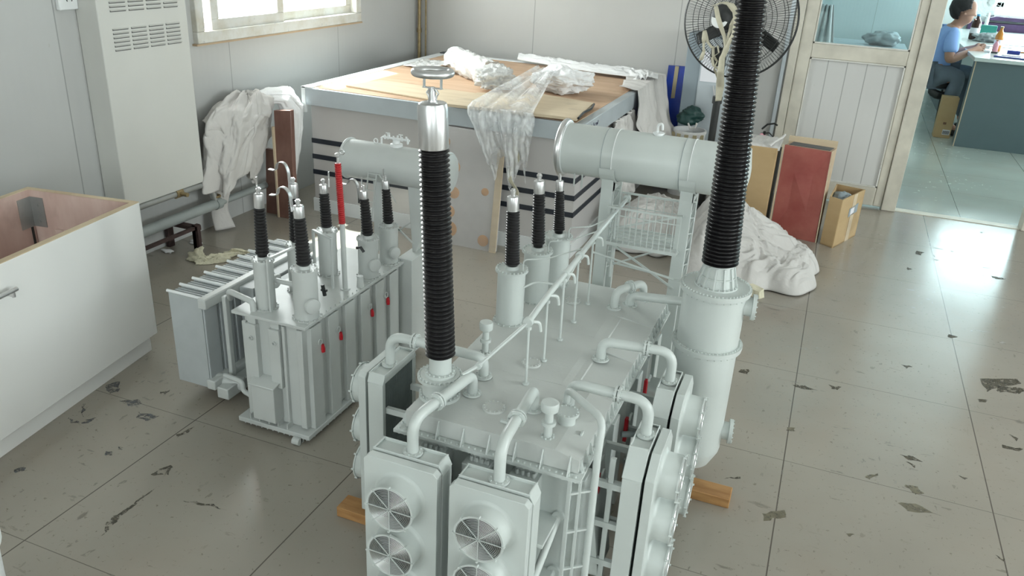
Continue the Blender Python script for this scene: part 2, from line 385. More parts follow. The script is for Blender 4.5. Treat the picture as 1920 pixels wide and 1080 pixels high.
# left wall with window hole y 3.2..4.66 z .93..2.05
wy0, wy1, wz0, wz1 = 3.2, 4.68, .93, 2.05
b = MB(); X0, X1 = WL - .08, WL
b.box((X0, WF, 0), (X1, wy0, CH)); b.box((X0, wy1, 0), (X1, WB + .08, CH))
b.box((X0, wy0, 0), (X1, wy1, wz0)); b.box((X0, wy0, wz1), (X1, wy1, CH)); struct('wall_left', b, 'walll')
# back wall: solid to x=-.29, door assembly, opening .51..1.22, solid after
b = MB()
b.box((WL, WB, 0), (-.29, WB + .08, CH)); b.box((1.29, WB, 0), (WR + .1, WB + .08, CH)); b.box((-.29, WB, 2.12), (1.29, WB + .08, CH))
struct('wall_back', b, 'wallb')
# right wall with two windows, rear wall with one
def wall_with_windows(name, horiz, c, lo, hi, wins, m):
    b = MB(); t = .1
    def bx(a0, a1, z0, z1):
        if a1 - a0 < 1e-4: return
        if horiz: b.box((a0, c, z0), (a1, c - t, z1))
        else: b.box((c, a0, z0), (c + t, a1, z1))
    cur = lo
    for a0, a1, z0, z1 in wins:
        bx(cur, a0, 0, CH); bx(a0, a1, 0, z0); bx(a0, a1, z1, CH); cur = a1
    bx(cur, hi, 0, CH); struct(name, b, m)
wall_with_windows('wall_right', False, WR, WF, WB, [(-1.8, .2, .95, 2.3), (1.2, 3.6, .95, 2.3)], 'walll')
wall_with_windows('wall_front', True, WF, WL - .1, WR + .1, [(-2.0, -.2, .95, 2.3), (.8, 2.8, .95, 2.3)], 'wallb')
# office walls
b = MB(); b.box((-2.9, 11.1, 0), (1.55, 11.2, CH)); b.box((1.55, 11.1, 0), (4.4, 11.2, .86)); b.box((1.55, 11.1, 2.2), (4.4, 11.2, CH)); b.box((4.4, 11.1, 0), (4.6, 11.2, CH)); struct('wall_office_back', b, 'wall2')
b = MB(); b.box((-1.6, WB + .08, 0), (-1.5, 11.1, CH)); struct('wall_office_left', b, 'wall2')
b = MB(); b.box((4.5, WB, 0), (4.6, 11.2, 1.0)); b.box((4.5, WB, 2.2), (4.6, 11.2, CH)); b.box((4.5, WB, 1.0), (4.6, 7.2, 2.2)); b.box((4.5, 10.6, 1.0), (4.6, 11.2, 2.2)); struct('wall_office_right', b, 'wall2')

b = MB(); b.box((WL - .26, wy0 - .3, 2.06), (WL - .08, wy1 + .3, 2.12)); struct('added_sun_awning', b, 'alu')  # unseen awning, added outside to narrow the sun entering the left window
# left window: frame + two sashes + panes
def bars(b, y0, y1, z0, z1, x0, x1, w):
    b.box((x0, y0, z0), (x1, y1, z0 + w)); b.box((x0, y0, z1 - w), (x1, y1, z1)); b.box((x0, y0, z0 + w), (x1, y0 + w, z1 - w)); b.box((x0, y1 - w, z0 + w), (x1, y1, z1 - w))
w = MB(); bars(w, wy0, wy1, wz0, wz1, WL - .07, WL + .03, .055); wf = struct('window_1', w, 'frame', bevel=.004)
s = MB(); bars(s, wy0 + .12, 3.90, wz0 + .05, wz1 - .05, WL - .012, WL + .016, .055); s.build('window_sash', 'frame', wf, bevel=.003)
s = MB(); bars(s, 3.86, wy1 - .05, wz0 + .05, wz1 - .05, WL - .05, WL - .018, .05); s.build('window_sash', 'frame', wf, bevel=.003)
s = MB(); s.box((WL - .004, 3.36, 1.03), (WL, 3.85, 1.96)); s.build('window_pane', 'pane', wf)
s = MB(); s.box((WL - .036, 3.90, 1.03), (WL - .032, 4.59, 1.96)); s.build('window_pane', 'pane', wf)
s = MB(); s.box((WL, wy0 - .01, wz0 - .009), (WL + .030, wy1 + .01, wz0)); s.build('window_seal', 'ply_dark', wf)
for i, (h, c, a0, a1) in enumerate([(0, WR, -1.8, .2), (0, WR, 1.2, 3.6), (1, WF, -2.0, -.2), (1, WF, .8, 2.8)]):
    w = MB(); n = 3
    def bb(p0, p1, z0, z1, d=.03):
        if h: w.box((p0, c - .05 - d, z0), (p1, c - .05 + d, z1))
        else: w.box((c + .05 - d, p0, z0), (c + .05 + d, p1, z1))
    bb(a0, a1, .95, 1.0); bb(a0, a1, 2.25, 2.3)
    for k in range(n + 1):
        p = a0 + (a1 - a0 - .05) * k / n; bb(p, p + .05, 1.0, 2.25)
    o = struct('window_%d' % (i + 2), w, 'frame')
    g = MB(); w = g; bb(a0 + .05, a1 - .05, 1.0, 2.25, .002); g.build('window_pane', 'pane', o)
w = MB(); w.box((1.55, 11.08, .86), (4.4, 11.2, .92)); w.box((1.55, 11.1, 2.14), (4.4, 11.2, 2.2))
for k in range(4): w.box((1.55 + k * .93, 11.12, .92), (1.62 + k * .93, 11.18, 2.14))
w.box((1.55, 11.12, 1.0), (4.4, 11.18, 1.05))
o = struct('window_6', w, 'white'); g = MB(); g.box((1.6, 11.148, .92), (4.35, 11.152, 2.14)); g.build('window_pane', 'pane', o)
w = MB(); bars(w, 7.2, 10.6, 1.0, 2.2, 4.52, 4.58, .06); w.box((4.53, 8.9, 1.0), (4.57, 8.96, 2.2)); struct('window_7', w, 'white')

# door assembly in the back wall
b = MB()
b.box((-.295, WB - .03, 0), (-.245, WB + .08, 2.12)); b.box((.43, WB - .035, 0), (.513, WB + .08, 2.12)); b.box((-.295, WB - .03, 2.05), (1.29, WB + .08, 2.12))
b.box((1.22, WB - .03, 0), (1.29, WB + .08, 2.12)); struct('trim_2', b, 'door_frame', bevel=.004)
d = MB(); y0, y1 = WB - .02, WB + .03
d.box((-.243, y0, .015), (-.166, y1, 2.04)); d.box((.378, y0, .015), (.428, y1, 2.04))
d.box((-.166, y0, .885), (.378, y1, .972)); d.box((-.166, y0, .015), (.378, y1, .135)); d.box((-.166, y0, 1.96), (.378, y1, 2.04))
dr = struct('door_1', d, 'door_frame', bevel=.005)
p = MB(); p.box((-.17, y0 + .012, .13), (.382, y1 - .012, .89)); p.build('door_panel', 'door_panel', dr)
p = MB()
for x0, z0, x1, z1 in [(-.166, .135, -.158, .885), (.370, .135, .378, .885), (-.166, .135, .378, .143), (-.166, .877, .378, .885), (-.166, .972, -.158, 1.96), (.370, .972, .378, 1.96), (-.166, .972, .378, .98)]:
    p.box((x0, y0 - .003, z0), (x1, y0 + .014, z1))
p.build('glazing_bead', 'frame', dr)
p = MB(); p.box((-.166, y0 + .02, .975), (.378, y0 + .024, 1.96)); p.build('door_pane', 'pane', dr)
p = MB(); p.box((-.33, WB - .022, 0), (-.305, WB, 2.6)); struct('trim_3', p, 'alu', bevel=.003)
b = MB(); b.cyl((WL + .03, WB - .035, 0), (WL + .03, WB - .035, CH), .012); b.cyl((WL + .075, WB - .02, 0), (WL + .075, WB - .02, CH), .006)
for z in (.8, 1.02, 1.25, 1.6): b.cyl((WL + .03, WB - .035, z), (WL + .03, WB - .035, z + .03), .017)
tag(b.build('heating_riser_pipe', 'brass'), 'thin brownish riser pipe standing in the far left corner of the room', 'pipe')

# wall cabinet (white steel cover) on the left wall
cb = thing('radiator_cover_cabinet', (-2.84, 2.8, .3), 'tall cream white steel cabinet with louvre slots mounted on left wall', 'cabinet')
b = MB(); cx0, cx1, cy0, cy1 = WL + .001, -2.783, 2.552, 3.045; b.box((cx0, cy0, .30), (cx1, cy1, 1.78)); b.build('body', 'cab', cb, bevel=.004)
for zb in (.965, 1.12):
  b = MB()
  for c in range(4):
        for r in range(6):
            yy = 2.615 + c * .0985; zz = zb + r * .0165
            b.box((cx1 - .001, yy, zz), (cx1 + .0015, yy + .083, zz + .0065))
  b.build('louvre_slots', 'slot', cb)
for zb in (.965, 1.12):
  b = MB()
  for c in range(4):
        for r in range(6):
            yy = 2.615 + c * .0985; zz = zb + r * .0165 + .006
            b.hull8([(cx1, yy, zz), (cx1 + .006, yy, zz - .002), (cx1 + .006, yy + .083, zz - .002), (cx1, yy + .083, zz), (cx1, yy, zz + .003), (cx1 + .007, yy, zz), (cx1 + .007, yy + .083, zz), (cx1, yy + .083, zz + .003)])
  b.build('louvre_hoods', 'cab', cb)
ot = thing('wall_socket', (WL, 2.5, 1.14), 'small cream electrical wall socket left of the louvred cabinet', 'socket')
b = MB(); b.box((WL, 2.463, 1.128), (WL + .022, 2.552, 1.215)); b.build('socket_plate', 'white', ot, bevel=.004)
b = MB()
for dy, dz, r in ((0, .018, 0), (-.013, -.004, 1), (.013, -.004, -1)):
    b.bar((WL + .0225, 2.512 + dy - .003 * r, 1.17 + dz + .006), (WL + .0225, 2.512 + dy + .003 * r, 1.17 + dz - .006), .003, .003)
b.build('socket_holes', 'blackmetal', ot)

# heating pipes along the left wall on an angle iron stand
hp = thing('heating_pipe_pair', (-2.8, 2.8, 0), 'two horizontal heating pipes on angle iron legs below the louvred cabinet', 'pipe')
b = MB(); b.tube(rounded([(-2.80, 2.1, .283), (-2.80, 3.10, .283), (-2.80, 3.13, .16)], .03), .017, 14); b.build('upper_pipe', 'pipe', hp)
b = MB(); b.cyl((-2.80, 2.1, .160), (-2.80, 3.12, .160), .026, n=20); b.cyl((-2.80, 3.12, .160), (-2.80, 3.155, .160), .031, n=20); b.cyl((-2.80, 3.155, .160), (-2.80, 3.7, .155), .018, n=16); b.build('lower_pipe', 'pipe_g', hp)
for z, y in ((.283, 3.07), (.24, 3.135), (.2, 3.135)):
    b = MB(); b.torus((-2.80, y, z), (0, 1, 0) if y < 3.1 else (0, 0, 1), .018, .007, 20); b.build('brass_union', 'brass', hp)
b = MB(); b.cyl((-2.80, 2.86, .283), (-2.80, 2.90, .283), .023); b.cyl((-2.80, 2.88, .283), (-2.74, 2.88, .283), .01); b.build('brass_valve', 'brass', hp)
b = MB()
for y in (2.36, 2.86):
    b.box((-2.72, y, 0), (-2.70, y + .035, .14)); b.box((-2.72, y, 0), (-2.685, y + .006, .14)); b.box((-2.89, y, 0), (-2.87, y + .035, .14)); b.box((-2.89, y, .115), (-2.69, y + .03, .135))
b.box((-2.715, 2.3, .12), (-2.70, 2.9, .135)); b.build('stand', 'darkrust', hp)

# ------------------------------------------------------------------ open crate (white panels, plywood inside), rotated
ang = math.radians(8.4)
cr = thing('open_crate', (-2.165, 2.045, 0), 'large open plywood crate faced with glossy white panels at the left', 'crate', rz=ang)
L_, W_, H_, t_ = 1.5, .455, .575, .022      # local: x from -W..0, y from -L..0
b = MB(); b.box((0, 0, .065), (-.006, -L_, H_ - .001)); b.box((0, 0, .065), (-W_, -.006, H_ - .001)); b.box((-W_, 0, .065), (-W_ + .006, -L_, H_ - .001)); b.build('white_panels', 'gloss_white', cr, local=True, bevel=.002)
b = MB(); b.box((-.02, -.02, 0), (-W_ + .02, -L_ + .02, .066)); b.build('plinth', 'gloss_white', cr, local=True)
b = MB()
b.box((-.006, -.006, .07), (-t_, -L_, H_)); b.box((-W_ + .006, -.006, .07), (-W_ + t_, -L_, H_)); b.box((-t_, -.006, .07), (-W_ + t_, -t_, H_)); b.box((-.02, -.02, .066), (-W_ + .02, -L_, .08))
b.build('inner_walls', 'ply_pink', cr, local=True)
b = MB()
b.box((-.001, -.001, H_ - .001), (-t_, -L_, H_ + .002)); b.box((-W_ + .001, -.001, H_ - .001), (-W_ + t_, -L_, H_ + .002)); b.box((-t_, -.001, H_ - .001), (-W_ + t_, -t_, H_ + .002)); b.build('raw_rim', 'edge', cr, local=True)
b = MB(); b.box((-.10, -t_, .08), (-.34, -t_ - .012, .44)); b.build('inner_batten_panel', 'ply_pink', cr, local=True, bevel=.002)
b = MB(); b.box((-W_ + t_, -t_ - .001, .44), (-W_ + t_ + .055, -t_ - .003, .55)); b.box((-W_ + t_ + .001, -t_, .44), (-W_ + t_ + .003, -t_ - .06, .55))
for z in (.46, .49, .52):
    b.cyl((-W_ + t_ + .03, -t_ - .003, z), (-W_ + t_ + .03, -t_ - .006, z), .004, n=8)
b.build('corner_bracket', 'pipe', cr, local=True)['label'] = 'galvanised corner bracket inside the crate'
b = MB(); b.box((-W_ + t_ + .02, -t_ - .02, .08), (-W_ + t_ + .03, -t_ - .24, .10)); b.box((-W_ + t_, -.035, .1), (-W_ + t_ + .006, -.041, .44)); b.build('dark_strap', 'blackmetal', cr, local=True)
b = MB(); b.cyl((.03, -.600, .50), (.03, -.86, .50), .0065); b.cyl((0, -.615, .485), (.03, -.615, .485), .005); b.cyl((.03, -.615, .48), (.03, -.615, .50), .005); b.cyl((0, -.84, .495), (.03, -.84, .495), .005); b.build('handle', 'silver', cr, local=True)

# white round stool/bucket at the lower left edge
BKX, BKY = -1.498, .765
bk = thing('round_white_drum', (BKX, BKY, 0), 'pale round drum mostly outside the frame at lower left edge', 'drum')
b = MB(); b.lathe((BKX, BKY, 0), (0, 0, 1), [(.105, 0), (.11, .01), (.118, .30), (.122, .30), (.122, .312)], 48); b.build('drum_body', 'white', bk)
b = MB(); b.lathe((BKX, BKY, .312), (0, 0, 1), [(.126, -.012), (.126, .004), (.118, .008), (.112, .004)], 48); b.build('drum_lid', 'white', bk)
# ------------------------------------------------------------------ transformer pieces
def T_at(o, rz=0): return Matrix.Translation(Vector(o)) @ Matrix.Rotation(rz, 4, 'Z')
def sheds(r0, r1, z0, z1, n, d=.82):
    prof = []
    for i in range(n):
        a = z0 + (z1 - z0) * i / n; h = (z1 - z0) / n; r = r0 + (r1 - r0) * (i + .5) / n
        prof += [(r * d, a), (r * .93, a + h * .25), (r, a + h * .42), (r, a + h * .56), (r * .9, a + h * .72), (r * d, a + h * .9)]
    prof.append((r1 * d, z1)); return prof
def fan_unit(par, T, R=.052, dz=0):
    b = MB(); b.T = T
    Y = (0, 1, 0)
    b.m = 0
    b.lathe((0, .028, 0), Y, [(R + .010, 0), (R + .006, .001), (R + .003, .003), (R + .001, .007), (R, .042), (R + .003, .042), (R + .003, .046), (R - .001, .046), (R - .003, .040), (R - .003, .004)], 40, caps=False)
    b.m = 1
    for k in range(1, 15): b.torus((0, .073, 0), Y, R * k / 15 + .001, .0008, 36, 4)
    b.m = 0
    for k in range(4):
        t = PI * k / 4; dx, dz2 = math.sin(t), math.cos(t)
        b.bar((-dx * (R + .004), .0745, -dz2 * (R + .004)), (dx * (R + .004), .0745, dz2 * (R + .004)), .0018, .0016)
    for k in range(8):
        t = PI * k / 4; b.cyl((math.sin(t) * (R + .003), .070, math.cos(t) * (R + .003)), (math.sin(t) * (R + .003), .078, math.cos(t) * (R + .003)), .0028, n=6)
    b.m = 2
    b.lathe((0, .045, 0), Y, [(.014, 0), (.014, .02), (.010, .024)], 16)
    for k in range(5):
        t = 2 * PI * k / 5; c, s = math.cos(t), math.sin(t); c2, s2 = math.cos(t + .55), math.sin(t + .55)
        r = R * .9
        b.hull8([(c * .012, .050, s * .012), (c2 * .012, .058, s2 * .012), (c2 * r, .062, s2 * r), (c * r, .048, s * r),
                 (c * .012, .0515, s * .012), (c2 * .012, .0595, s2 * .012), (c2 * r, .0635, s2 * r), (c * r, .0495, s * r)])
    b.m = 3; b.lathe((0, .0285, 0), Y, [(R - .003, 0), (R - .003, .004)], 32)
    return b.build('cooling_fan', ['paint', 'silver', 'mesh_grey', 'dark_fin'], par)
def radiator(par, o, rz, w=.175, top=.472, bot=.04, fans=(.385, .262, .139), cham=.010, R=.052, backdark=True):
    hh = max(.024, cham + .012)
    T = T_at(o, rz); h = w / 2
    b = MB(); b.T = T
    def oct(x0, x1, z0, z1, c): return [(x0 + c, z1), (x0, z1 - c), (x0, z0), (x1, z0), (x1, z1 - c), (x1 - c, z1)]
    # core frame: top header, side channels, bottom
    b.hull8([(-h, -.043, top - hh), (h, -.043, top - hh), (h, 0, top - hh), (-h, 0, top - hh), (-h + cham, -.043, top - .006), (h - cham, -.043, top - .006), (h - cham, 0, top - .006), (-h + cham, 0, top - .006)])
    for s in (-1, 1):
        b.box((s * h, -.043, bot), (s * (h - .014), 0, top - hh))
        b.hull8([(s * (h + .001) if k in (0, 3) else s * (h - .003) if k in (1, 2) else (s * (h - cham) if k in (4, 7) else s * (h - cham - .004)), -.0445 if k in (0, 1, 4, 5) else .0012, (top - hh + .002) if k < 4 else top + .002) for k in range(8)])
    b.box((-h, -.043, bot), (h, 0, bot + .02))
    b.box((-h + cham - .002, -.0445, top - .01), (h - cham + .002, -.0415, top + .002)); b.box((-h + cham - .002, -.0015, top - .01), (h - cham + .002, .0015, top + .002))
    rad = b.build('radiator', 'paint', par, bevel=.0012)
    b = MB(); b.T = T; n = 26
    for i in range(n):
        x = -h + .016 + (w - .032) * i / (n - 1); b.box((x - .0012, -.040, bot + .02), (x + .0012, -.003, top - hh + .002))
    b.box((-h + .012, -.034, bot + .02), (h - .012, -.010, top - hh + .002))
    b.build('radiator_fins', 'dark_fin', rad)
    b = MB(); b.T = T
    poly = oct(-h, h, bot + .005, top - .002, cham); k = len(poly)
    q = [(x, .007, z) for x, z in poly]; b.plate(q, (0, 1, 0), .021)
    b.build('fan_shroud', 'paint', rad, bevel=.0012)
    for z in fans: fan_unit(rad, T @ Matrix.Translation((0, 0, z)), R)
    return rad
def flange(b, p, r, d=(0, 0, 1), n=8, t=.005):
    b.lathe(p, d, [(r, 0), (r, t)], 24); P = Vector(p) + Vector(d) * t; b.bolts(P, d, r * .8, n, .002, .003)
def oil_pipe(par, pts, r=.0125, joint=None, f0=True, f1=True):
    b = MB(); q = rounded(pts, .042, 8); b.tube(q, r, 16)
    if f0: flange(b, pts[0], r * 1.75)
    if f1: flange(b, pts[-1], r * 1.75)
    if joint:
        p = Vector(pts[joint[0]]).lerp(Vector(pts[joint[0] + 1]), joint[1]); d = (Vector(pts[joint[0] + 1]) - Vector(pts[joint[0]])).normalized()
        for k in (-.006, .002): b.lathe(p + d * k, d, [(r * 1.6, 0), (r * 1.6, .005)], 20)
        b.bolts(p - d * .009, d, r * 1.35, 6, .002, .020)
    return b.build('oil_pipe', 'paint', par)
def bushing(par, base, top, r0, r1, n, cap=None, capr=None, rod=None, shed='black', name='bushing'):
    base = Vector(base); top = Vector(top); d = (top - base); H = d.length; d.normalize()
    b = MB(); b.lathe(base, d, [(r0 * .6, -.02), (r0 * .7, 0)] + sheds(r0, r1, 0.001, H, n), 28)
    o = b.build(name, shed, par, ang=60)
    if cap:
        b = MB(); r = capr
        b.lathe(top, d, [(r * .98, 0), (r, .003), (r, cap * .88), (r * .93, cap * .97), (r * .8, cap), (r * .3, cap + .001)], 28)
        if rod: b.lathe(top + d * cap, d, [(r * .38, 0), (r * .38, rod * .55), (r * .5, rod * .55), (r * .5, rod * .8), (r * .34, rod * .82), (r * .34, rod)], 16)
        b.build('metal_cap', 'silver', o)
    return o
def turret(par, x, y, z0, z1, r, rf, mat_='paint', bolts=24, port=None):
    b = MB(); b.lathe((x, y, z0), (0, 0, 1), [(r + .008, 0), (r + .008, .004), (r, .004), (r, z1 - z0 - .006), (rf, z1 - z0 - .006), (rf, z1 - z0), (r * .5, z1 - z0), (r * .45, z1 - z0 + .010)], 36)
    b.bolts((x, y, z1), (0, 0, 1), rf - .004, bolts, .0025, .0042); b.bolts((x, y, z0 + .004), (0, 0, 1), r + .005, 16, .0023, .004)
    o = b.build('turret', mat_, par)
    if port:
        d, z = port; d = Vector(d).normalized(); b = MB(); c = Vector((x, y, z)) + d * (r * .7)
        b.lathe(c, d, [(r * .55, 0), (r * .55, r * .5), (r * .66, r * .5), (r * .66, r * .62), (r * .6, r * .72), (r * .3, r * .8)], 24); b.build('port_cover', mat_, o)
    return o

# ------------------------------------------------------------------ main transformer
mt = thing('transformer_model', (-.55, 1.8, 0), 'large pale grey transformer model with two tall black bushings in the centre', 'model transformer')
lx0, lx1, ly0, ly1, LZ = -.757, -.345, 1.385, 2.285, .50
tx0, tx1, ty0, ty1 = -.738, -.368, 1.408, 2.26
b = MB(); b.box((tx0, ty0, .06), (tx1, ty1, .450)); b.build('tank', 'paint', mt, bevel=.003)
b = MB(); b.box((tx0 - .01, ty0 - .01, .045), (tx1 + .01, ty1 + .14, .062))
for x in (tx0 + .03, tx1 - .05): b.box((x, ty0 - .05, .032), (x + .03, ty1 + .16, .05))
b.boltline((tx0 - .005, ty0 - .007, .062), (tx1 + .005, ty0 - .007, .062), 20); b.build('base_frame', 'paint', mt)
b = MB()   # tank flange below the lid
b.box((lx0 - .022, ly0 - .020, .446), (lx1 + .012, ly1 + .012, .454)); b.boltline((lx0 - .018, ly0 - .013, .454), (lx1 + .006, ly0 - .013, .454), 30); b.boltline((lx0 - .014, ly0, .454), (lx0 - .014, ly1, .454), 50)
b.boltline((lx1 + .006, ly0, .454), (lx1 + .006, ly1, .454), 50); b.boltline((lx0 - .018, ly0 - .013, .441), (lx1 + .006, ly0 - .013, .441), 30); b.build('tank_flange', 'paint', mt)
b = MB()   # lid with folded edges and two sloping right-hand plates
zr = .486
b.m = 0
xs = [lx0, -.475, lx1]
def lidz(x, y): return LZ if x < -.40 else zr
segs = [(ly0, 1.648, -.40), (1.648, 1.86, -.475), (1.86, 1.93, -.42), (1.93, 2.09, -.475), (2.09, ly1, -.43)]
V = []; 
for a, c, xi in segs:
    b.add([(lx0, a, LZ - .002), (xi, a, LZ), (xi, c, LZ), (lx0, c, LZ - .002)], [(0, 1, 2, 3)])
    b.add([(xi, a, LZ), (lx1, a, zr), (lx1, c, zr), (xi, c, LZ)], [(0, 1, 2, 3)])
    b.add([(xi, a, LZ), (lx1, a, zr), (lx1, a, .455), (xi, a, .455)], [(0, 1, 2, 3)])
    b.add([(lx0, a, LZ - .002), (xi, a, LZ), (xi, a, .455), (lx0, a, .455)], [(0, 1, 2, 3)])
    b.add([(lx1, a, zr), (lx1, c, zr), (lx1, c, .455), (lx1, a, .455)], [(0, 1, 2, 3)])
b.box((lx0 + .001, ly0 + .001, .454), (-.48, ly1 - .001, LZ - .003)); b.box((-.48, ly0 + .001, .454), (lx1 - .001, ly1 - .001, zr - .002))
b.hull8([(-.48, ly0 + .001, .47), (-.40, ly0 + .001, .47), (-.40, ly1 - .001, .47), (-.48, ly1 - .001, .47), (-.48, ly0 + .001, LZ - .002), (-.44, ly0 + .001, LZ - .002), (-.44, ly1 - .001, LZ - .002), (-.48, ly1 - .001, LZ - .002)])
b.build('tank_lid', 'paint_lid', mt, ang=12)
gus = []
for i in range(7):   # gussets, each its own part
    x = lx0 + .02 + i * (lx1 - lx0 - .04) / 6; gus.append([(x, ly0 - .020, .454), (x + .003, ly0 - .020, .454), (x + .003, ly0 + .002, .454), (x, ly0 + .002, .454), (x, ly0 - .002, .492), (x + .003, ly0 - .002, .492), (x + .003, ly0 + .002, .494), (x, ly0 + .002, .494)])
for i in range(26):
    y = ly0 + .01 + i * (ly1 - ly0 - .02) / 25
    gus.append([(lx1 - .001, y, .454), (lx1 + .011, y, .454), (lx1 + .011, y + .003, .454), (lx1 - .001, y + .003, .454), (lx1 - .001, y, .484), (lx1 + .003, y, .484), (lx1 + .003, y + .003, .484), (lx1 - .001, y + .003, .484)])
    gus.append([(lx0 - .018, y, .454), (lx0 + .001, y, .454), (lx0 + .001, y + .003, .454), (lx0 - .018, y + .003, .454), (lx0 - .004, y, .494), (lx0 + .001, y, .494), (lx0 + .001, y + .003, .494), (lx0 - .004, y + .003, .494)])
for g in gus: b = MB(); b.hull8(g); b.build('lid_gusset', 'paint', mt)
for x0, x1 in ((-.722, -.648), (-.608, -.546), (-.498, -.430)):   # front stiffener channels
    b = MB(); b.box((x0, ty0 - .04, .065), (x1, ty0 + .002, .412)); b.hull8([(x0 + .01, ty0 - .03, .40), (x1 - .01, ty0 - .03, .40), (x1 - .01, ty0, .40), (x0 + .01, ty0, .40), (x0 + .01, ty0 - .004, .44), (x1 - .01, ty0 - .004, .44), (x1 - .01, ty0, .44), (x0 + .01, ty0, .44)])
    for k in range(4): b.cyl((x0 + .016 + k * .013, ty0 - .022, .412), (x0 + .016 + k * .013, ty0 - .022, .424), .0042, n=8)
    b.build('stiffener_channel', 'paint', mt, bevel=.002)
for i in range(7):   # right side stiffeners
    y = ty0 + .03 + i * .125; b = MB(); b.box((tx1 - .002, y, .065), (tx1 + .028, y + .055, .40)); b.box((tx1, y, .40), (tx1 + .02, y + .004, .45)); b.box((tx1, y + .05, .40), (tx1 + .02, y + .054, .45))
    b.build('stiffener_channel', 'paint', mt, bevel=.002)
for i in range(6):
    y = ty0 + .03 + i * .145; b = MB(); b.box((tx0 - .026, y, .065), (tx0 + .002, y + .06, .40)); b.build('stiffener_channel', 'paint', mt, bevel=.002)
for y in (1.535, 1.80, 2.02):   # red shackles on the right flank
    b = MB(); b.tube(arc((tx1 + .045, y, .36), (0, 1, 0), (0, 0, 1), .012, 0, PI, 8), .003, 6); b.build('lifting_eye', 'paint', mt)
    b = MB(); b.box((tx1 + .03, y - .004, .285), (tx1 + .040, y + .012, .355)); b.build('red_marker_plate', 'redtag', mt, bevel=.002)
# structural box on right flank below (sloped covers)
b = MB(); b.hull8([(tx1 + .02, 1.49, .10), (tx1 + .07, 1.49, .10), (tx1 + .07, 1.60, .10), (tx1 + .02, 1.60, .10), (tx1 + .02, 1.49, .37), (tx1 + .03, 1.49, .37), (tx1 + .03, 1.60, .37), (tx1 + .02, 1.60, .37)])
b.build('control_box', 'paint', mt, bevel=.002)
# radiators
radiator(mt, (-.690, 1.262, 0), PI); radiator(mt, (-.485, 1.258, 0), PI, top=.468)
radiator(mt, (-.222, 1.565, 0), -PI / 2, w=.20, cham=.045); radiator(mt, (-.222, 1.842, 0), -PI / 2, w=.20, cham=.045)
radiator(mt, (-.942, 1.612, 0), PI / 2, w=.175)
# radiator frames / cross bars
for z in (.36, .25, .14):
    for a, c in ((1.487, 1.499), (1.64, 1.652), (1.90, 1.912)): b = MB(); b.box((-.352, a, z), (-.262, c, z + .016)); b.build('radiator_support', 'paint', mt)
b = MB(); b.box((-.30, 1.49, .036), (-.288, 1.50, .44)); b.build('support_post', 'paint', mt)
b = MB(); b.cyl((-.335, 1.76, .33), (-.262, 1.80, .33), .008); b.build('brace_tube', 'dark_fin', mt)
for z in (.36, .14):
    for a in (1.54, 1.67): b = MB(); b.box((-.90, a, z), (-.738, a + .012, z + .016)); b.build('radiator_support', 'paint', mt)
for z in (.215, .06):
    b = MB(); b.cyl((-.398, 1.285, z), (-.385, 1.408, z + .10), .0085); b.cyl((-.385, 1.400, z + .10), (-.385, 1.408, z + .10), .014); b.box((-.47, 1.30, z + .09), (-.385, 1.41, z + .10)); b.build('brace_tube', 'paint', mt)
# oil pipes
oil_pipe(mt, [(-.651, 1.514, LZ), (-.651, 1.514, .552), (-.686, 1.285, .552), (-.686, 1.285, .468)], .0125, (1, .62))
oil_pipe(mt, [(-.497, 1.513, LZ), (-.497, 1.513, .555), (-.483, 1.28, .552), (-.483, 1.28, .464)], .0125, (1, .55))
oil_pipe(mt, [(-.424, 1.818, LZ), (-.424, 1.818, .552), (-.244, 1.842, .552), (-.244, 1.842, .468)], .0125, (1, .62))
oil_pipe(mt, [(-.430, 1.575, LZ - .01), (-.430, 1.575, .556), (-.244, 1.575, .556), (-.244, 1.575, .468)], .0125, (1, .60))
oil_pipe(mt, [(-.66, 1.60, LZ), (-.66, 1.60, .552), (-.920, 1.60, .552), (-.920, 1.60, .468)], .0125, (1, .72))
oil_pipe(mt, [(-.414, 2.245, LZ - .01), (-.414, 2.245, .555), (-.475, 2.14, .555), (-.475, 2.14, LZ)], .012, (1, .5))
oil_pipe(mt, [(-.44, 2.19, LZ - .005), (-.44, 2.19, .530), (-.25, 2.19, .545), (-.25, 2.15, .545)], .013, None, True, False)
# left centre bushing
tr = MB(); c = (-.718, 1.478)
tr.lathe((c[0], c[1], LZ - .01), (0, 0, 1), [(.049, 0), (.049, .016), (.041, .016), (.041, .056), (.053, .056), (.053, .063), (.046, .063), (.046, .066), (.036, .066), (.036, .073), (.026, .073), (.026, .118)], 36)
tr.bolts((c[0], c[1], LZ + .053), (0, 0, 1), .049, 28, .0025, .0042); tr.bolts((c[0], c[1], LZ + .006), (0, 0, 1), .045, 24, .0025, .0042); tr.bolts((c[0], c[1], LZ + .063), (0, 0, 1), .032, 16, .0023, .004)
tm = tr.build('turret', 'paint', mt)
B0 = Vector((c[0], c[1], .603)); B1 = Vector((-.741, 1.478, 1.084)); dd = (B1 - B0).normalized()
bu = bushing(mt, B0, B1, .0345, .0325, 46, .094, .0312)
b = MB(); P = B1 + dd * .094
b.lathe(P, dd, [(.010, 0), (.010, .004), (.0075, .004), (.0075, .022), (.0055, .022), (.0055, .030)], 16)
for s in (-1, 1): b.tube([P + Vector((s * .006, 0, .0)), P + Vector((s * .009, 0, .012)), P + Vector((s * .013, 0, .018)), P + Vector((s * .007, 0, .026))], .0022, 8)
b.bar(P + Vector((-.021, 0, .028)), P + Vector((.021, 0, .028)), .009, .002)
for s in (-1, 1): b.bar(P + Vector((s * .019, 0, .027)), P + Vector((s * .019, 0, .055)), .007, .0025)
b.build('terminal_clamp', 'silver', bu)
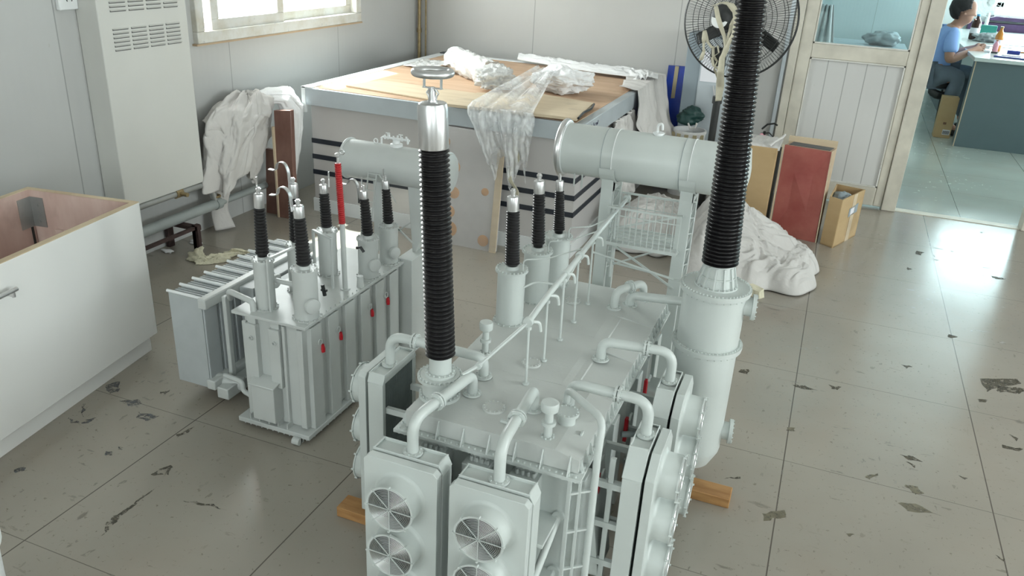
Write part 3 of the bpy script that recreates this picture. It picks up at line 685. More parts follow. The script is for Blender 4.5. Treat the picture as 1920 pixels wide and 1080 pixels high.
b = MB(); b.torus(P + Vector((0, 0, .0585)), (0, 0, 1), .036, .0078, 64, 16); b.build('corona_ring', 'silver', bu, ang=None)
# far right tall bushing on its own turret column
q = (-.192, 2.10); b = MB()
b.lathe((q[0], q[1], .135), (0, 0, 1), [(.03, -.06), (.062, -.045), (.083, .0), (.085, .012), (.085, .332), (.096, .332), (.096, .339), (.0975, .339), (.0975, .347), (.085, .347), (.085, .500), (.094, .500), (.094, .507), (.096, .507), (.096, .515), (.05, .515)], 56)
b.bolts((q[0], q[1], .482), (0, 0, 1), .091, 56, .0023, .004); b.bolts((q[0], q[1], .650), (0, 0, 1), .0905, 56, .0023, .004); b.bolts((q[0], q[1], .630), (0, 0, 1), .089, 30, .0022, .005); b.bolts((q[0], q[1], .462), (0, 0, 1), .091, 30, .0022, .005)
col = b.build('turret_column', 'paint', mt)
b = MB(); b.box((tx1 - .002, 2.06, .16), (-.25, 2.15, .30)); b.build('turret_bracket', 'paint', mt, bevel=.003)
for z in (.60, .20):
    b = MB(); d = Vector((1, .12, 0)).normalized(); cc = Vector((q[0], q[1], z)) + d * .07
    b.lathe(cc, d, [(.026, 0), (.026, .032), (.036, .032), (.036, .038), (.036, .042)], 28); b.bolts(cc + d * .042, d, .032, 14, .002, .003); b.build('port_flange', 'paint', col)
b = MB(); b.lathe((q[0], q[1], .648), (0, 0, 1), [(.058, 0), (.058, .006), (.050, .006), (.045, .028), (.048, .030), (.048, .033), (.044, .033), (.038, .066), (.035, .066)], 36)
b.bolts((q[0], q[1], .654), (0, 0, 1), .055, 24, .0025, .0042)
for i in range(12):
    t = 2 * PI * i / 12; u = Vector((math.cos(t), math.sin(t), 0)); v = Vector((-math.sin(t), math.cos(t), 0)) * .0025; o = Vector((q[0], q[1], .652))
    b.hull8([o + u * .040 - v, o + u * .057 - v, o + u * .057 + v, o + u * .040 + v, o + u * .034 + Vector((0, 0, .058)) - v, o + u * .042 + Vector((0, 0, .058)) - v, o + u * .042 + Vector((0, 0, .058)) + v, o + u * .034 + Vector((0, 0, .058)) + v])
b.build('ribbed_cone', 'paint', col)
B0 = Vector((q[0], q[1], .712)); B1 = Vector((-.222, 2.10, 1.50))
bu = bushing(mt, B0, B1, .049, .0335, 74, .10, .030)
# three smaller bushings at left back of the lid
for (x, y, xt, zt, z1, zc, r0, r1, cr) in [(-.722, 1.924, -.728, .662, .822, .862, .0210, .0182, .0165), (-.709, 2.094, -.716, .668, .827, .864, .0205, .0175, .0160), (-.694, 2.238, -.701, .668, .799, .830, .0190, .0140, .0125)]:
    turret(mt, x, y, LZ - .005, .656, .0385, .0455)
    o = bushing(mt, (x, y, zt + .006), (xt, y, z1), r0, r1, 20 if zt < .665 else 18, zc - z1, cr, .020)
    b = MB(); b.tube(rounded([(x + .034, y - .005, .656), (x + .034, y - .005, .690), (x + .09, y + .03, .692), (-.56, y + .12, .705)], .012), .0022, 6); b.build('vent_line', 'paint', mt)
b = MB(); b.tube(rounded([(-.70, 1.90, .60), (-.66, 1.95, .62), (-.58, 1.96, .62), (-.555, 1.99, .69)], .02), .003, 6); b.build('vent_line', 'paint', mt)
# collecting pipe on posts
b = MB(); rail = [(-.665, 1.485, .562), (-.64, 1.52, .575), (-.556, 1.61, .668), (-.555, 1.741, .684), (-.553, 1.871, .694), (-.552, 1.993, .703), (-.552, 2.16, .714), (-.552, 2.34, .722)]
b.tube(rail[:3], .0042, 8); b.tube(rail[2:], .0075, 12)
for p, s in ((rail[2], .012), (rail[4], .011), (rail[5], .012), (rail[1], .008)): b.cyl(Vector(p) - Vector((0, .006, 0)), Vector(p) + Vector((0, .006, 0)), s)
b.tube([(-.552, 2.34, .722), (-.552, 2.36, .722), (-.552, 2.37, .64), (-.552, 2.37, .50)], .0045, 8)
b.tube([(-.552, 2.34, .722), (-.548, 2.42, .728), (-.546, 2.47, .735)], .0065, 8); b.cyl((-.546, 2.465, .735), (-.546, 2.475, .737), .013, n=14)
b.build('collecting_pipe', 'paint', mt)
for y, z in ((1.612, .668), (1.741, .684), (1.871, .694), (1.993, .703), (2.13, .712)):
    b = MB(); b.cyl((-.553, y, LZ), (-.555, y, z), .0032, n=8); b.cyl((-.553, y, LZ), (-.553, y, LZ + .006), .008, n=10); b.cyl((-.554, y, z - .02), (-.554, y, z - .012), .0065, n=8)
    b.tube(rounded([(-.555, y, z), (-.535, y + .02, z - .005), (-.532, y + .022, z - .03)], .01), .004, 8); b.build('pipe_post', 'paint', mt)
# pressure relief devices, manholes, valve
for x, y, s in ((-.431, 1.426, 1), (-.706, 1.717, .9)):
    b = MB(); b.lathe((x, y, LZ - .005), (0, 0, 1), [(.016 * s, 0), (.016 * s, .005), (.0095 * s, .005), (.0095 * s, .036), (.016 * s, .036), (.016 * s, .044), (.0095 * s, .044), (.0095 * s, .066), (.019 * s, .072), (.020 * s, .088), (.018 * s, .092)], 24)
    b.bolts((x, y, LZ), (0, 0, 1), .0135 * s, 8, .0025, .0042); b.build('relief_valve', 'paint', mt)
for x, y, r in ((-.58, 1.479, .027), (-.577, 1.713, .025), (-.60, 2.13, .024)):
    b = MB(); b.lathe((x, y, LZ - .001), (0, 0, 1), [(r, 0), (r, .004), (r * .97, .005)], 32); b.bolts((x, y, LZ + .004), (0, 0, 1), r * .86, 14, .0022, .003); b.build('manhole_cover', 'paint_lid', mt)
b = MB(); b.lathe((-.412, 1.50, LZ - .01), (0, 0, 1), [(.020, 0), (.020, .030), (.027, .030), (.027, .037)], 32); b.bolts((-.412, 1.50, LZ + .027), (0, 0, 1), .0235, 14, .002, .003); b.build('manhole_pedestal', 'paint', mt)
b = MB(); b.lathe((-.428, 1.545, LZ - .008), (0, 0, 1), [(.017, 0), (.017, .005), (.010, .005), (.010, .03), (.006, .034)], 16); b.bolts((-.428, 1.545, LZ - .003), (0, 0, 1), .014, 8, .002, .004)
b.tube(rounded([(-.428, 1.545, .52), (-.428, 1.545, .555), (-.318, 1.452, .560), (-.316, 1.425, .50), (-.316, 1.425, .06)], .03), .0085, 12); b.build('drain_pipe', 'paint', mt)
b = MB(); b.box((-.545, 1.43, LZ), (-.525, 1.438, LZ + .006)); b.build('lifting_lug', 'paint', mt)
b = MB(); b.box((-.37, 1.47, LZ - .012), (-.366, 1.485, LZ - .002)); b.build('lifting_lug', 'paint', mt)
# ladder at right front corner
b = MB()
b.box((-.366, 1.386, .06), (-.358, 1.394, .45)); b.box((-.345, 1.400, .06), (-.339, 1.406, .45))
for k in range(4): b.bar((-.362, 1.388, .395 - k * .105), (-.318, 1.424, .395 - k * .105), .006, .005)
b.build('ladder', 'paint', mt)
# conservator on frame
cy, cz, R = 2.42, .885, .079
b = MB(); b.lathe((-.752, cy, cz), (1, 0, 0), [(R * .9, -.012), (R * 1.0, -.004), (R, 0), (R, .555), (R * .93, .566), (.02, .575)], 64)
cons = b.build('conservator', 'paint', mt)
for x in (-.612, -.372): b = MB(); b.torus((x, cy, cz), (1, 0, 0), R + .0002, .0012, 64, 6); b.build('dark_seam', 'fin_grey', cons)
for x in (-.578, -.345): b = MB(); b.torus((x, cy, cz), (1, 0, 0), R + .0006, .0016, 64, 6); b.build('white_bead', 'white', cons)
b = MB(); b.torus((-.752, cy, cz), (1, 0, 0), R + .002, .0105, 64, 14); b.lathe((-.752, cy, cz), (-1, 0, 0), [(R, 0), (R * .97, .006), (R * .3, .014)], 48, caps=True); b.build('end_ring', 'silver', cons, ang=None)
b = MB(); b.torus((-.742, cy, cz), (1, 0, 0), R + .001, .002, 64, 6); b.build('white_bead', 'white', cons)
for x in (-.46,):
    b = MB(); b.lathe((x, cy, cz + R - .004), (0, 0, 1), [(.014, 0), (.014, .008), (.018, .008), (.018, .011)], 16); b.tube(rounded([(x - .005, cy, cz + R), (x - .005, cy, cz + R + .03), (x + .008, cy, cz + R + .034), (x + .010, cy, cz + R + .015)], .01), .004, 8); b.build('breather_cap', 'white', cons)
for x in (-.70, -.675):
    b = MB(); b.cyl((x, cy - .04, cz - R + .015), (x, cy - .04, cz - R - .03), .003, n=6); b.build('drain_stub', 'paint', cons)
for x in (-.59, -.345):
    w = .019
    for yy in (2.375, 2.475):
        b = MB(); b.box((x - w, yy - .004, .05), (x + w, yy + .003, cz - .045)); b.box((x + w - .004, yy, .05), (x + w, yy + .018, cz - .045)); b.box((x - w, yy, .05), (x - w + .004, yy + .018, cz - .045)); b.build('conservator_leg', 'paint', mt)
    b = MB()
    for k in range(12):
        z = .50 + k * .026; s = 1 if k % 2 else -1
        b.bar((x + w - .002, 2.425 - s * .046, z), (x + w - .002, 2.425 + s * .046, z + .026), .003, .003)
    b.build('leg_lacing', 'paint', mt)
    b = MB()   # saddle
    pts = [(x - .024, cy + math.cos(t) * (R + .003), cz + math.sin(t) * (R + .003)) for t in [PI + .35 + i * (PI - .7) / 12 for i in range(13)]]
    for i in range(12):
        a, c2 = Vector(pts[i]), Vector(pts[i + 1]); b.hull8([a, a + Vector((.048, 0, 0)), c2 + Vector((.048, 0, 0)), c2, a + Vector((0, 0, -.006)), a + Vector((.048, 0, -.006)), c2 + Vector((.048, 0, -.006)), c2 + Vector((0, 0, -.006))])
    b.hull8([(x - w, 2.372, .78), (x + w, 2.372, .78), (x + w, 2.478, .78), (x - w, 2.478, .78), (x - w, 2.365, .835), (x + w, 2.365, .835), (x + w, 2.478, .835), (x - w, 2.478, .835)])
    b.build('conservator_saddle', 'paint', mt)
b = MB()
X0, X1 = -.57, -.345
b.bar((X0, 2.33, .745), (X1, 2.33, .745), .006, .006); b.bar((X0, 2.33, .722), (X1, 2.33, .722), .003, .003); b.bar((X0, 2.33, .628), (X1, 2.33, .628), .007, .010)
for i in range(13): x = X0 + (X1 - X0) * i / 12; b.bar((x, 2.33, .628), (x, 2.33, .745), .0026, .0026)
b.bar((X0, 2.50, .745), (X1, 2.50, .745), .006, .006); b.bar((X0, 2.50, .70), (X1, 2.50, .70), .003, .003)
for i in range(9): x = X0 + (X1 - X0) * i / 8; b.bar((x, 2.50, .628), (x, 2.50, .745), .0026, .0026)
for i in range(6): y = 2.33 + i * .034; b.bar((X0, y, .628), (X1, y, .628), .004, .004)
b.box((X0, 2.33, .622), (X1, 2.50, .626)); b.build('platform_railing', 'paint', mt)
b = MB()
b.bar((X0, 2.37, .66), (X1, 2.37, .74), .006, .006); b.bar((X0, 2.37, .62), (X1, 2.37, .50), .006, .006); b.bar((X0, 2.48, .50), (X1, 2.48, .62), .005, .005)
b.bar((X0 - .03, 2.38, .55), (X1, 2.38, .53), .005, .005); b.build('cross_brace', 'paint', mt)
b = MB(); b.box((-.64, 2.36, .05), (-.30, 2.49, .07)); b.build('leg_base', 'paint', mt)
b = MB(); b.tube([(-.60, 2.30, .60), (-.50, 2.30, .585), (-.33, 2.26, .575), (-.285, 2.16, .62), (-.255, 2.135, .648)], .0035, 8); b.build('vent_line', 'paint', mt)

# timber blocks under it
for (x0, x1, y0, y1, lab) in [(-1.045, -.40, 1.515, 1.575, 'orange timber block poking out left under the large transformer model'), (-.80, -.048, 2.02, 2.085, 'orange timber block poking out right under the large transformer model')]:
    b = MB(); b.box((x0, y0, 0), (x1, y1, .0315)); tag(b.build('timber_block', 'timber', bevel=.002), lab, 'wood block', 'timber blocks under the large model')

# ------------------------------------------------------------------ smaller transformer
ms = thing('transformer_model', (-1.44, 2.05, 0), 'smaller grey transformer model with finned radiator and red rod, behind left', 'model transformer')
sx0, sx1, sy0, sy1, SZ = -1.545, -1.325, 1.795, 2.38, .40
PS = 'paint_s'
b = MB(); b.box((sx0, sy0, .03), (sx1, sy1, .392)); b.build('tank', PS, ms, bevel=.01)
b = MB(); b.box((-1.574, 1.777, .392), (-1.308, 2.40, .402)); b.boltline((-1.316, 1.79, .402), (-1.316, 2.39, .402), 24); b.build('tank_lid', PS, ms, bevel=.003)
b = MB(); b.box((-1.572, 1.762, .016), (-1.304, 2.40, .032))
for y in (1.80, 2.03, 2.3): b.box((-1.54, y, 0), (-1.33, y + .03, .018))
b.boltline((-1.565, 1.772, .018), (-1.31, 1.772, .018), 12, (0, 0, -1), .003, .012); b.boltline((-1.31, 1.78, .018), (-1.31, 2.38, .018), 16, (0, 0, -1), .003, .01)
b.build('base_frame', PS, ms, bevel=.004)
b = MB(); b.cyl((-1.355, 1.75, .012), (-1.33, 1.75, .012), .012); b.box((-1.36, 1.755, .002), (-1.33, 1.77, .02)); b.build('earthing_roller', PS, ms)
for i in range(6):
    y = sy0 + .012 + i * .095; b = MB(); b.box((sx1 - .002, y, .032), (sx1 + .016, y + .056, .385)); b.boltline((sx1 + .012, y + .06, .392), (sx1 + .012, y + .085, .392), 2, (0, 0, -1)); b.build('stiffener_channel', PS, ms, bevel=.004)
for x in (-1.525, -1.44):
    b = MB(); b.box((x, sy0 - .020, .17), (x + .038, sy0 + .002, .37)); b.box((x + .004, sy0 - .012, .37), (x + .034, sy0, .392)); b.torus((x + .02, sy0 - .023, .325), (0, -1, 0), .006, .0022, 16, 6); b.build('stiffener_channel', PS, ms, bevel=.003)
b = MB(); b.box((-1.398, sy0 - .012, .04), (-1.388, sy0, .385)); b.box((-1.345, sy0 - .012, .04), (-1.325, sy0 + .01, .385)); b.box((-1.545, sy0 - .010, .04), (-1.53, sy0, .37)); b.build('front_rib', PS, ms, bevel=.002)
b = MB(); b.box((-1.502, sy0 - .045, .052), (-1.418, sy0, .178)); b.hull8([(-1.508, sy0 - .052, .176), (-1.412, sy0 - .052, .176), (-1.412, sy0, .186), (-1.508, sy0, .186), (-1.508, sy0 - .052, .182), (-1.412, sy0 - .052, .182), (-1.412, sy0, .194), (-1.508, sy0, .194)]); b.build('control_box', PS, ms, bevel=.002)
for k in range(5): b = MB(); b.box((-1.53 + k * .035, sy0 - .028, .032), (-1.526 + k * .035, sy0, .05)); b.build('base_gusset', PS, ms)
for y, z in ((1.862, .295), (1.962, .292), (2.155, .292), (2.262, .292)):
    b = MB(); b.torus((sx1 + .018, y - .012, z + .028), (1, 0, 0), .010, .0018, 18, 6); b.build('lifting_eye', PS, ms)
    b = MB(); b.tube([(sx1 + .017, y, z + .014), (sx1 + .018, y, z), (sx1 + .019, y, z - .012)], [.005, .0075, .006], 10, flat=(1, 1)); b.build('red_tag', 'redtag', ms)
# turrets and bushings
def sbush(x, y, z0, xt, z1, zc, r0, r1, cr, tr_, tf, zf, n=15, port=None):
    turret(ms, x, y, SZ, zf, tr_, tf, PS, 16, port)
    return bushing(ms, (x, y, z0), (xt, y, z1), r0, r1, n, zc - z1, cr, .018)
s1 = sbush(-1.495, 1.845, .578, -1.492, .725, .768, .0208, .0172, .0152, .030, .035, .563)
s2 = sbush(-1.347, 1.845, .573, -1.354, .718, .754, .0225, .0185, .0165, .037, .041, .562, 15, ((.9, -.55, 0), .455))
s2b = sbush(-1.485, 2.0, .573, -1.484, .715, .760, .0205, .0172, .0150, .030, .035, .562)
s3 = sbush(-1.477, 2.159, .570, -1.482, .687, .716, .0195, .0168, .0135, .031, .036, .560, 13)
s4 = sbush(-1.348, 2.205, .553, -1.358, .675, .702, .0205, .0155, .0125, .034, .038, .541, 13, ((.9, -.5, 0), .455))
s5 = sbush(-1.352, 2.350, .550, -1.360, .671, .700, .0195, .0148, .0122, .033, .037, .538, 13, ((.9, -.5, 0), .450))
for s, p in ((s1, (-1.503, 1.855, .785)), (s3, (-1.468, 2.17, .73)), (s4, (-1.372, 2.215, .715)), (s5, (-1.372, 2.355, .71))):
    b = MB(); b.bar(p, (p[0], p[1], p[2] + .028), .006, .0022); b.bar((p[0] + .006, p[1] - .01, p[2] - .02), (p[0], p[1], p[2] + .004), .005, .002); b.build('terminal_lug', 'silver', s)
def hook(par, pts):
    b = MB(); q = rounded(pts, .014, 6)
    for a, c in zip(q[:-1], q[1:]):
        a, c = Vector(a), Vector(c); d = (c - a).normalized(); a = a - d * .001; c = c + d * .001; n = d.cross(Vector((0, 1, 0))).normalized() * .0013; w = Vector((0, .006, 0))
        b.hull8([a - n - w, a + n - w, a + n + w, a - n + w, c - n - w, c + n - w, c + n + w, c - n + w])
    b.build('copper_bar_hook', 'silver', par)
hook(s2b, [(-1.56, 1.99, .796), (-1.535, 1.99, .794), (-1.530, 1.99, .822), (-1.503, 1.99, .826), (-1.490, 1.99, .80), (-1.488, 1.99, .757)])
hook(s2, [(-1.437, 1.83, .777), (-1.412, 1.83, .779), (-1.408, 1.83, .804), (-1.385, 1.83, .808), (-1.370, 1.83, .79), (-1.365, 1.83, .74)])
hook(s4, [(-1.440, 2.20, .715), (-1.416, 2.20, .715), (-1.410, 2.20, .735), (-1.39, 2.20, .737), (-1.378, 2.20, .72), (-1.376, 2.20, .66)])
rb = bushing(ms, (-1.361, 2.075, .627), (-1.369, 2.075, .823), .0112, .0108, 28, shed='red', name='red_insulator_rod')
b = MB(); b.cyl((-1.369, 2.075, .823), (-1.369, 2.075, .845), .004, n=10); b.lathe((-1.369, 2.075, .842), (0, 0, 1), [(.004, 0), (.0085, .003), (.0085, .010), (.004, .013)], 14); b.torus((-1.352, 2.075, .86), (0, 1, 0), .007, .002, 16, 6); b.build('metal_cap', 'silver', rb)
b = MB(); b.cyl((-1.358, 2.075, SZ), (-1.361, 2.075, .63), .0085, n=14); b.lathe((-1.358, 2.075, SZ), (0, 0, 1), [(.016, 0), (.016, .005)], 16); b.build('neutral_post', PS, ms)
# portal frames beside the left turrets
for (ax, ay, bx_, by) in ((-1.462, 1.825, -1.452, 1.95), (-1.49, 2.10, -1.395, 2.06)):
    b = MB(); z1 = .575; b.bar((ax, ay, SZ), (ax, ay, z1), .009, .006); b.bar((bx_, by, SZ), (bx_, by, z1), .009, .006); b.bar((ax, ay, z1), (bx_, by, z1), .009, .006); b.build('portal_frame', PS, ms)
b = MB(); b.tube([(-1.47, 1.87, .487), (-1.39, 1.87, .487)], .008, 10); b.build('link_pipe', PS, ms)
for x, y in ((-1.525, 1.905), (-1.515, 2.06), (-1.51, 2.20)):
    b = MB(); b.lathe((x + .03, y, .465), (-1, 0, 0), [(.022, 0), (.022, .022), (.026, .022), (.026, .028)], 20); b.build('side_flange', PS, ms)
b = MB(); b.lathe((-1.43, 1.93, SZ), (0, 0, 1), [(.022, 0), (.024, .012), (.022, .026), (.012, .036), (.012, .046), (.018, .046), (.018, .052)], 20); b.build('valve_body', PS, ms)
b = MB(); b.cyl((-1.325, 2.115, SZ), (-1.325, 2.115, .440), .013, .010); b.build('valve_body', PS, ms)
b = MB(); b.tube([(-1.345, 1.93, .475), (-1.338, 1.93, .44)], .006, 8); b.box((-1.35, 1.926, .455), (-1.33, 1.934, .461)); b.build('black_valve_knob', 'blackmetal', ms)
b = MB(); b.tube([(-1.345, 2.13, .53), (-1.33, 2.13, .535), (-1.318, 2.13, .52)], .005, 8); b.build('black_valve_knob', 'blackmetal', ms)
b = MB(); b.tube(rounded([(-1.512, 1.805, SZ), (-1.512, 1.805, .432), (-1.632, 1.842, .428), (-1.68, 1.90, .37)], .02), .0095, 12); b.build('oil_pipe', PS, ms)
b = MB(); b.tube(rounded([(-1.55, 1.83, .065), (-1.62, 1.85, .065), (-1.62, 1.85, .10), (-1.70, 1.86, .10)], .015), .0085, 10); b.build('oil_pipe', PS, ms)
# finned radiator bank
rx0, rx1, ry0 = -1.868, -1.738, 1.83; nb = 10; pitch = .058
fb = MB()
for i in range(nb):
    y = ry0 + i * pitch
    for k in range(4): yy = y + k * .0135; fb.box((rx0, yy, .055), (rx1, yy + .0085, .378))
fb.box((rx0 + .02, ry0 + .005, .06), (rx1 - .02, ry0 + nb * pitch - .01, .372))
fr = fb.build('finned_radiator', 'fin_blue', ms)
b = MB()
for i in range(nb): y = ry0 + i * pitch; b.cyl((rx0 - .004, y + .0, .385), (rx1, y + .0, .385), .0052, n=8)
b.build('fin_top_tube', 'white', fr)
b = MB(); b.box((rx1 - .004, ry0 - .012, .352), (rx1 + .026, ry0 + nb * pitch, .388)); b.box((rx1 - .004, ry0 - .012, .058), (rx1 + .030, ry0 + nb * pitch - .35, .092)); b.build('header_beam', PS, fr, bevel=.004)
b = MB(); b.box((rx1 + .03, ry0 - .005, .03), (rx1 + .075, 2.2, .07)); b.box((-1.70, 1.88, .07), (-1.685, 1.9, .38)); b.box((-1.66, 2.1, .05), (-1.645, 2.12, .38)); b.cyl((-1.745, 1.86, .075), (-1.66, 1.90, .055), .024, n=16); b.build('radiator_stand', PS, ms, bevel=.003)
b = MB(); 
for i in range(2): b.box((-1.71 + i * .07, 1.98, .05), (-1.655 + i * .07, 2.34, .375))
for y in (1.832, 1.905, 1.978): b.box((rx1 - .001, y, .062), (rx1 + .006, y + .062, .352))
b.build('radiator_panel', 'fin_blue', ms, bevel=.006)
# conservator of the small one
cy, cz, R = 2.47, .722, .069
b = MB(); b.lathe((-1.578, cy, cz), (1, 0, 0), [(R * .6, -.010), (R, -.002), (R, 0), (R, .395), (R * .97, .405), (R * .5, .415)], 48)
c2 = b.build('conservator', PS, ms)
for x in (-1.578, -1.183): b = MB(); b.torus((x, cy, cz), (1, 0, 0), R + .0015, .0045, 48, 8); b.build('end_ring', PS, c2)
b = MB(); z = cz + R
b.lathe((-1.385, cy, z - .002), (0, 0, 1), [(.022, 0), (.022, .010), (.014, .012), (.012, .022)], 16)
b.tube([(-1.445, cy, z), (-1.445, cy, z + .022), (-1.435, cy, z + .028)], .0035, 8)
for i in range(6): x = -1.435 + i * .017; b.tube([(x, cy, z + .026), (x + .017, cy, z + .026)], .004, 6); b.cyl((x + .004, cy, z + .020 + (i % 2) * .008), (x + .004, cy, z + .034 + (i % 2) * .004), .0035, n=6)
for x in (-1.419, -1.368): b.bar((x - .008, cy, z + .042), (x + .008, cy, z + .042), .003, .003); b.cyl((x, cy, z + .02), (x, cy, z + .042), .002, n=6)
b.torus((-1.468, cy, z + .008), (0, 1, 0), .008, .002, 16, 6); b.torus((-1.34, cy, z + .022), (1, .4, 0), .008, .003, 14, 6); b.build('valve_group', 'white', c2)
b = MB(); b.hull8([(-1.318, cy - .006, SZ), (-1.308, cy - .006, SZ), (-1.308, cy + .03, SZ), (-1.318, cy + .03, SZ), (-1.325, cy - .03, .665), (-1.19, cy - .03, .665), (-1.19, cy + .03, .665), (-1.325, cy + .03, .665)])
b.box((-1.335, 2.38, .03), (-1.275, 2.50, .41)); b.build('conservator_leg', PS, ms, bevel=.002)
b = MB()
for s in (0, 1):
    x = -1.478 + s * .032; b.bar((x - .01 + s * .004, 2.37, SZ), (x + .02, 2.40, .70), .004, .004)
for k in range(7): z = .43 + k * .042; b.bar((-1.485 + k * .003, 2.373 + k * .004, z), (-1.448 + k * .004, 2.373 + k * .004, z), .003, .003)
b.bar((-1.46, 2.40, .70), (-1.41, 2.40, .70), .004, .004); b.bar((-1.415, 2.40, .70), (-1.36, 2.42, .60), .003, .003); b.box((-1.47, 2.45, SZ - .01), (-1.44, 2.48, .66)); b.build('conservator_ladder', PS, ms)
b = MB(); b.bar((-1.43, 2.46, .44), (-1.31, 2.46, .53), .005, .005); b.bar((-1.43, 2.46, .53), (-1.31, 2.46, .44), .005, .005); b.build('cross_brace', PS, ms)
# ------------------------------------------------------------------ big low display crate in the far corner
dc = thing('display_base', (-1.84, 4.47, 0), 'large low display base with plywood top and black striped sides by back wall', 'display base')
dx0, dx1, dy0, dy1, dz = -2.62, -1.05, 3.66, 5.34, .69
b = MB(); b.box((dx0 + .03, dy0 + .03, 0), (dx1 - .03, dy1 - .03, .62)); b.build('side_panels', 'greyp', dc)
b = MB()
for z in (.215, .302, .390): b.box((dx0 + .026, dy0 + .026, z), (dx1 - .026, dy1 - .026, z + .026))
b.build('black_bands', 'stripe', dc)
b = MB(); b.box((dx0 + .022, dy0 + .022, .0), (dx1 - .022, dy1 - .022, .075)); b.build('lower_band', 'alu_white', dc)
b = MB(); w = .055
b.box((dx0, dy0, .60), (dx1, dy0 + w, dz)); b.box((dx0, dy1 - w, .60), (dx1, dy1, dz)); b.box((dx0, dy0 + w, .60), (dx0 + w, dy1 - w, dz)); b.box((dx1 - w, dy0 + w, .60), (dx1, dy1 - w, dz))
b.build('aluminium_rim', 'alu', dc, bevel=.002)
b = MB(); b.box((dx0 - .001, dy0 - .003, dz - .001), (dx0 + .062, dy1, dz + .006)); b.box((dx0, dy1 - .04, dz), (dx1, dy1 + .002, dz + .006)); b.box((dx0 - .004, dy0 - .003, .56), (dx0 + .02, dy0 + .01, dz + .005)); b.build('white_edge_strip', 'alu_white', dc)
b = MB(); b.box((dx0 + w, dy0 + .02, dz - .02), (dx1 - w + .01, dy1 - w, dz + .002)); b.build('plywood_top', 'ply', dc)
b = MB(); b.box((dx0 + .01, dy1 - .06, dz), (dx0 + .07, dy1 - .0, dz + .012)); b.build('dark_corner_angle', 'stripe', dc)
b = MB(); b.box((dx1 - .06, dy0 - .004, .60), (dx1 - .012, dy0 + .01, .672)); b.build('dark_corner_angle', 'stripe', dc)
b = MB()   # handwriting scribble on the right rim
xx = dx1 + .0012; yy = 3.76
strokes = [[(0, .0), (0, .03)], [(.02, .03), (.002, .014), (.022, 0)], [(.035, .004), (.045, .016), (.05, .002), (.035, .004)], [(.06, .03), (.06, .0), (.074, .004), (.072, .014), (.06, .012)], [(.085, 0), (.086, .016), (.1, .018)], [(.11, .016), (.115, .002), (.123, .014), (.13, .002), (.138, .02)]]
for st in strokes:
    b.tube([(xx, yy + u, .635 + v + u * .1) for u, v in st], .0016, 5)
b.build('handwriting', 'ink', dc)
def board(name, pts, z, t, m, lab, cat='board', grp=None):
    b = MB(); b.prism(pts, z, z + t); return tag(b.build(name, m, bevel=.001), lab, cat, grp)
board('plywood_sheet', [(-2.44, 3.80), (-1.70, 3.70), (-1.67, 4.02), (-2.37, 4.06)], .693, .008, 'ply_pale', 'long thin pale plywood sheet lying on front left of display base')
board('plywood_sheet', [(-1.76, 3.60), (-1.09, 3.66), (-1.13, 4.08), (-1.45, 4.15), (-1.74, 3.97)], .702, .014, 'ply_pale', 'pale plywood sheet overhanging the front edge of the display base under film')
b = MB(); b.tube(rounded([(-1.085, 3.67, .714), (-1.10, 3.80, .717), (-1.09, 3.9, .720), (-1.12, 4.05, .715)], .03), .006, 6); tag(b.build('electric_cord', 'blackmetal'), 'short black cord along the right edge of the overhanging plywood sheet', 'cord')

# cloth helpers
def crumple(name, c, rad, seed, m, lab, cat, amp=.28, zmin=None, freq=2.2, sub=5, rz=0, group=None):
    import bmesh
    bm = bmesh.new(); bmesh.ops.create_icosphere(bm, subdivisions=sub, radius=1); c = Vector(c); sd = Vector((seed * 3.7, seed * 1.3, seed * 9.1))
    Rz = Matrix.Rotation(rz, 3, 'Z')
    for v in bm.verts:
        p = v.co.copy(); big = fbm(p * 1.1 + sd, 2) * .45; f = ridge(p * freq + sd + Vector((fbm(p * 2 + sd, 2), 0, 0)) * .6, 4)
        r = 1 + big + (f - .5) * amp; q = Vector((p.x * rad[0], p.y * rad[1], p.z * rad[2])) * r
        v.co = Rz @ q
        if zmin is not None and c.z + v.co.z < zmin: v.co.z = zmin - c.z + .002 * random.random()
    me = bpy.data.meshes.new(name); bm.to_mesh(me); bm.free(); me.materials.append(M[m]); me.shade_smooth()
    o = bpy.data.objects.new(name, me); o.location = c; C.objects.link(o); OFF[o.name] = c
    if lab: tag(o, lab, cat, group)
    return o
def surf(name, fn, nu, nv, m, lab=None, cat=None, solid=.003, parent=None, flatshade=False):
    b = MB(); b.grid(fn, nu, nv); o = b.build(name, m, parent, solid=solid, ang=None, flat=flatshade)
    if lab: tag(o, lab, cat)
    return o
def lerp(a, b, t): return a + (b - a) * t
def path(pts, t):
    k = t * (len(pts) - 1); i = min(int(k), len(pts) - 2); f = k - i; f2 = f * f * (3 - 2 * f) * .5 + f * .5
    return Vector(pts[i]).lerp(Vector(pts[i + 1]), f2)

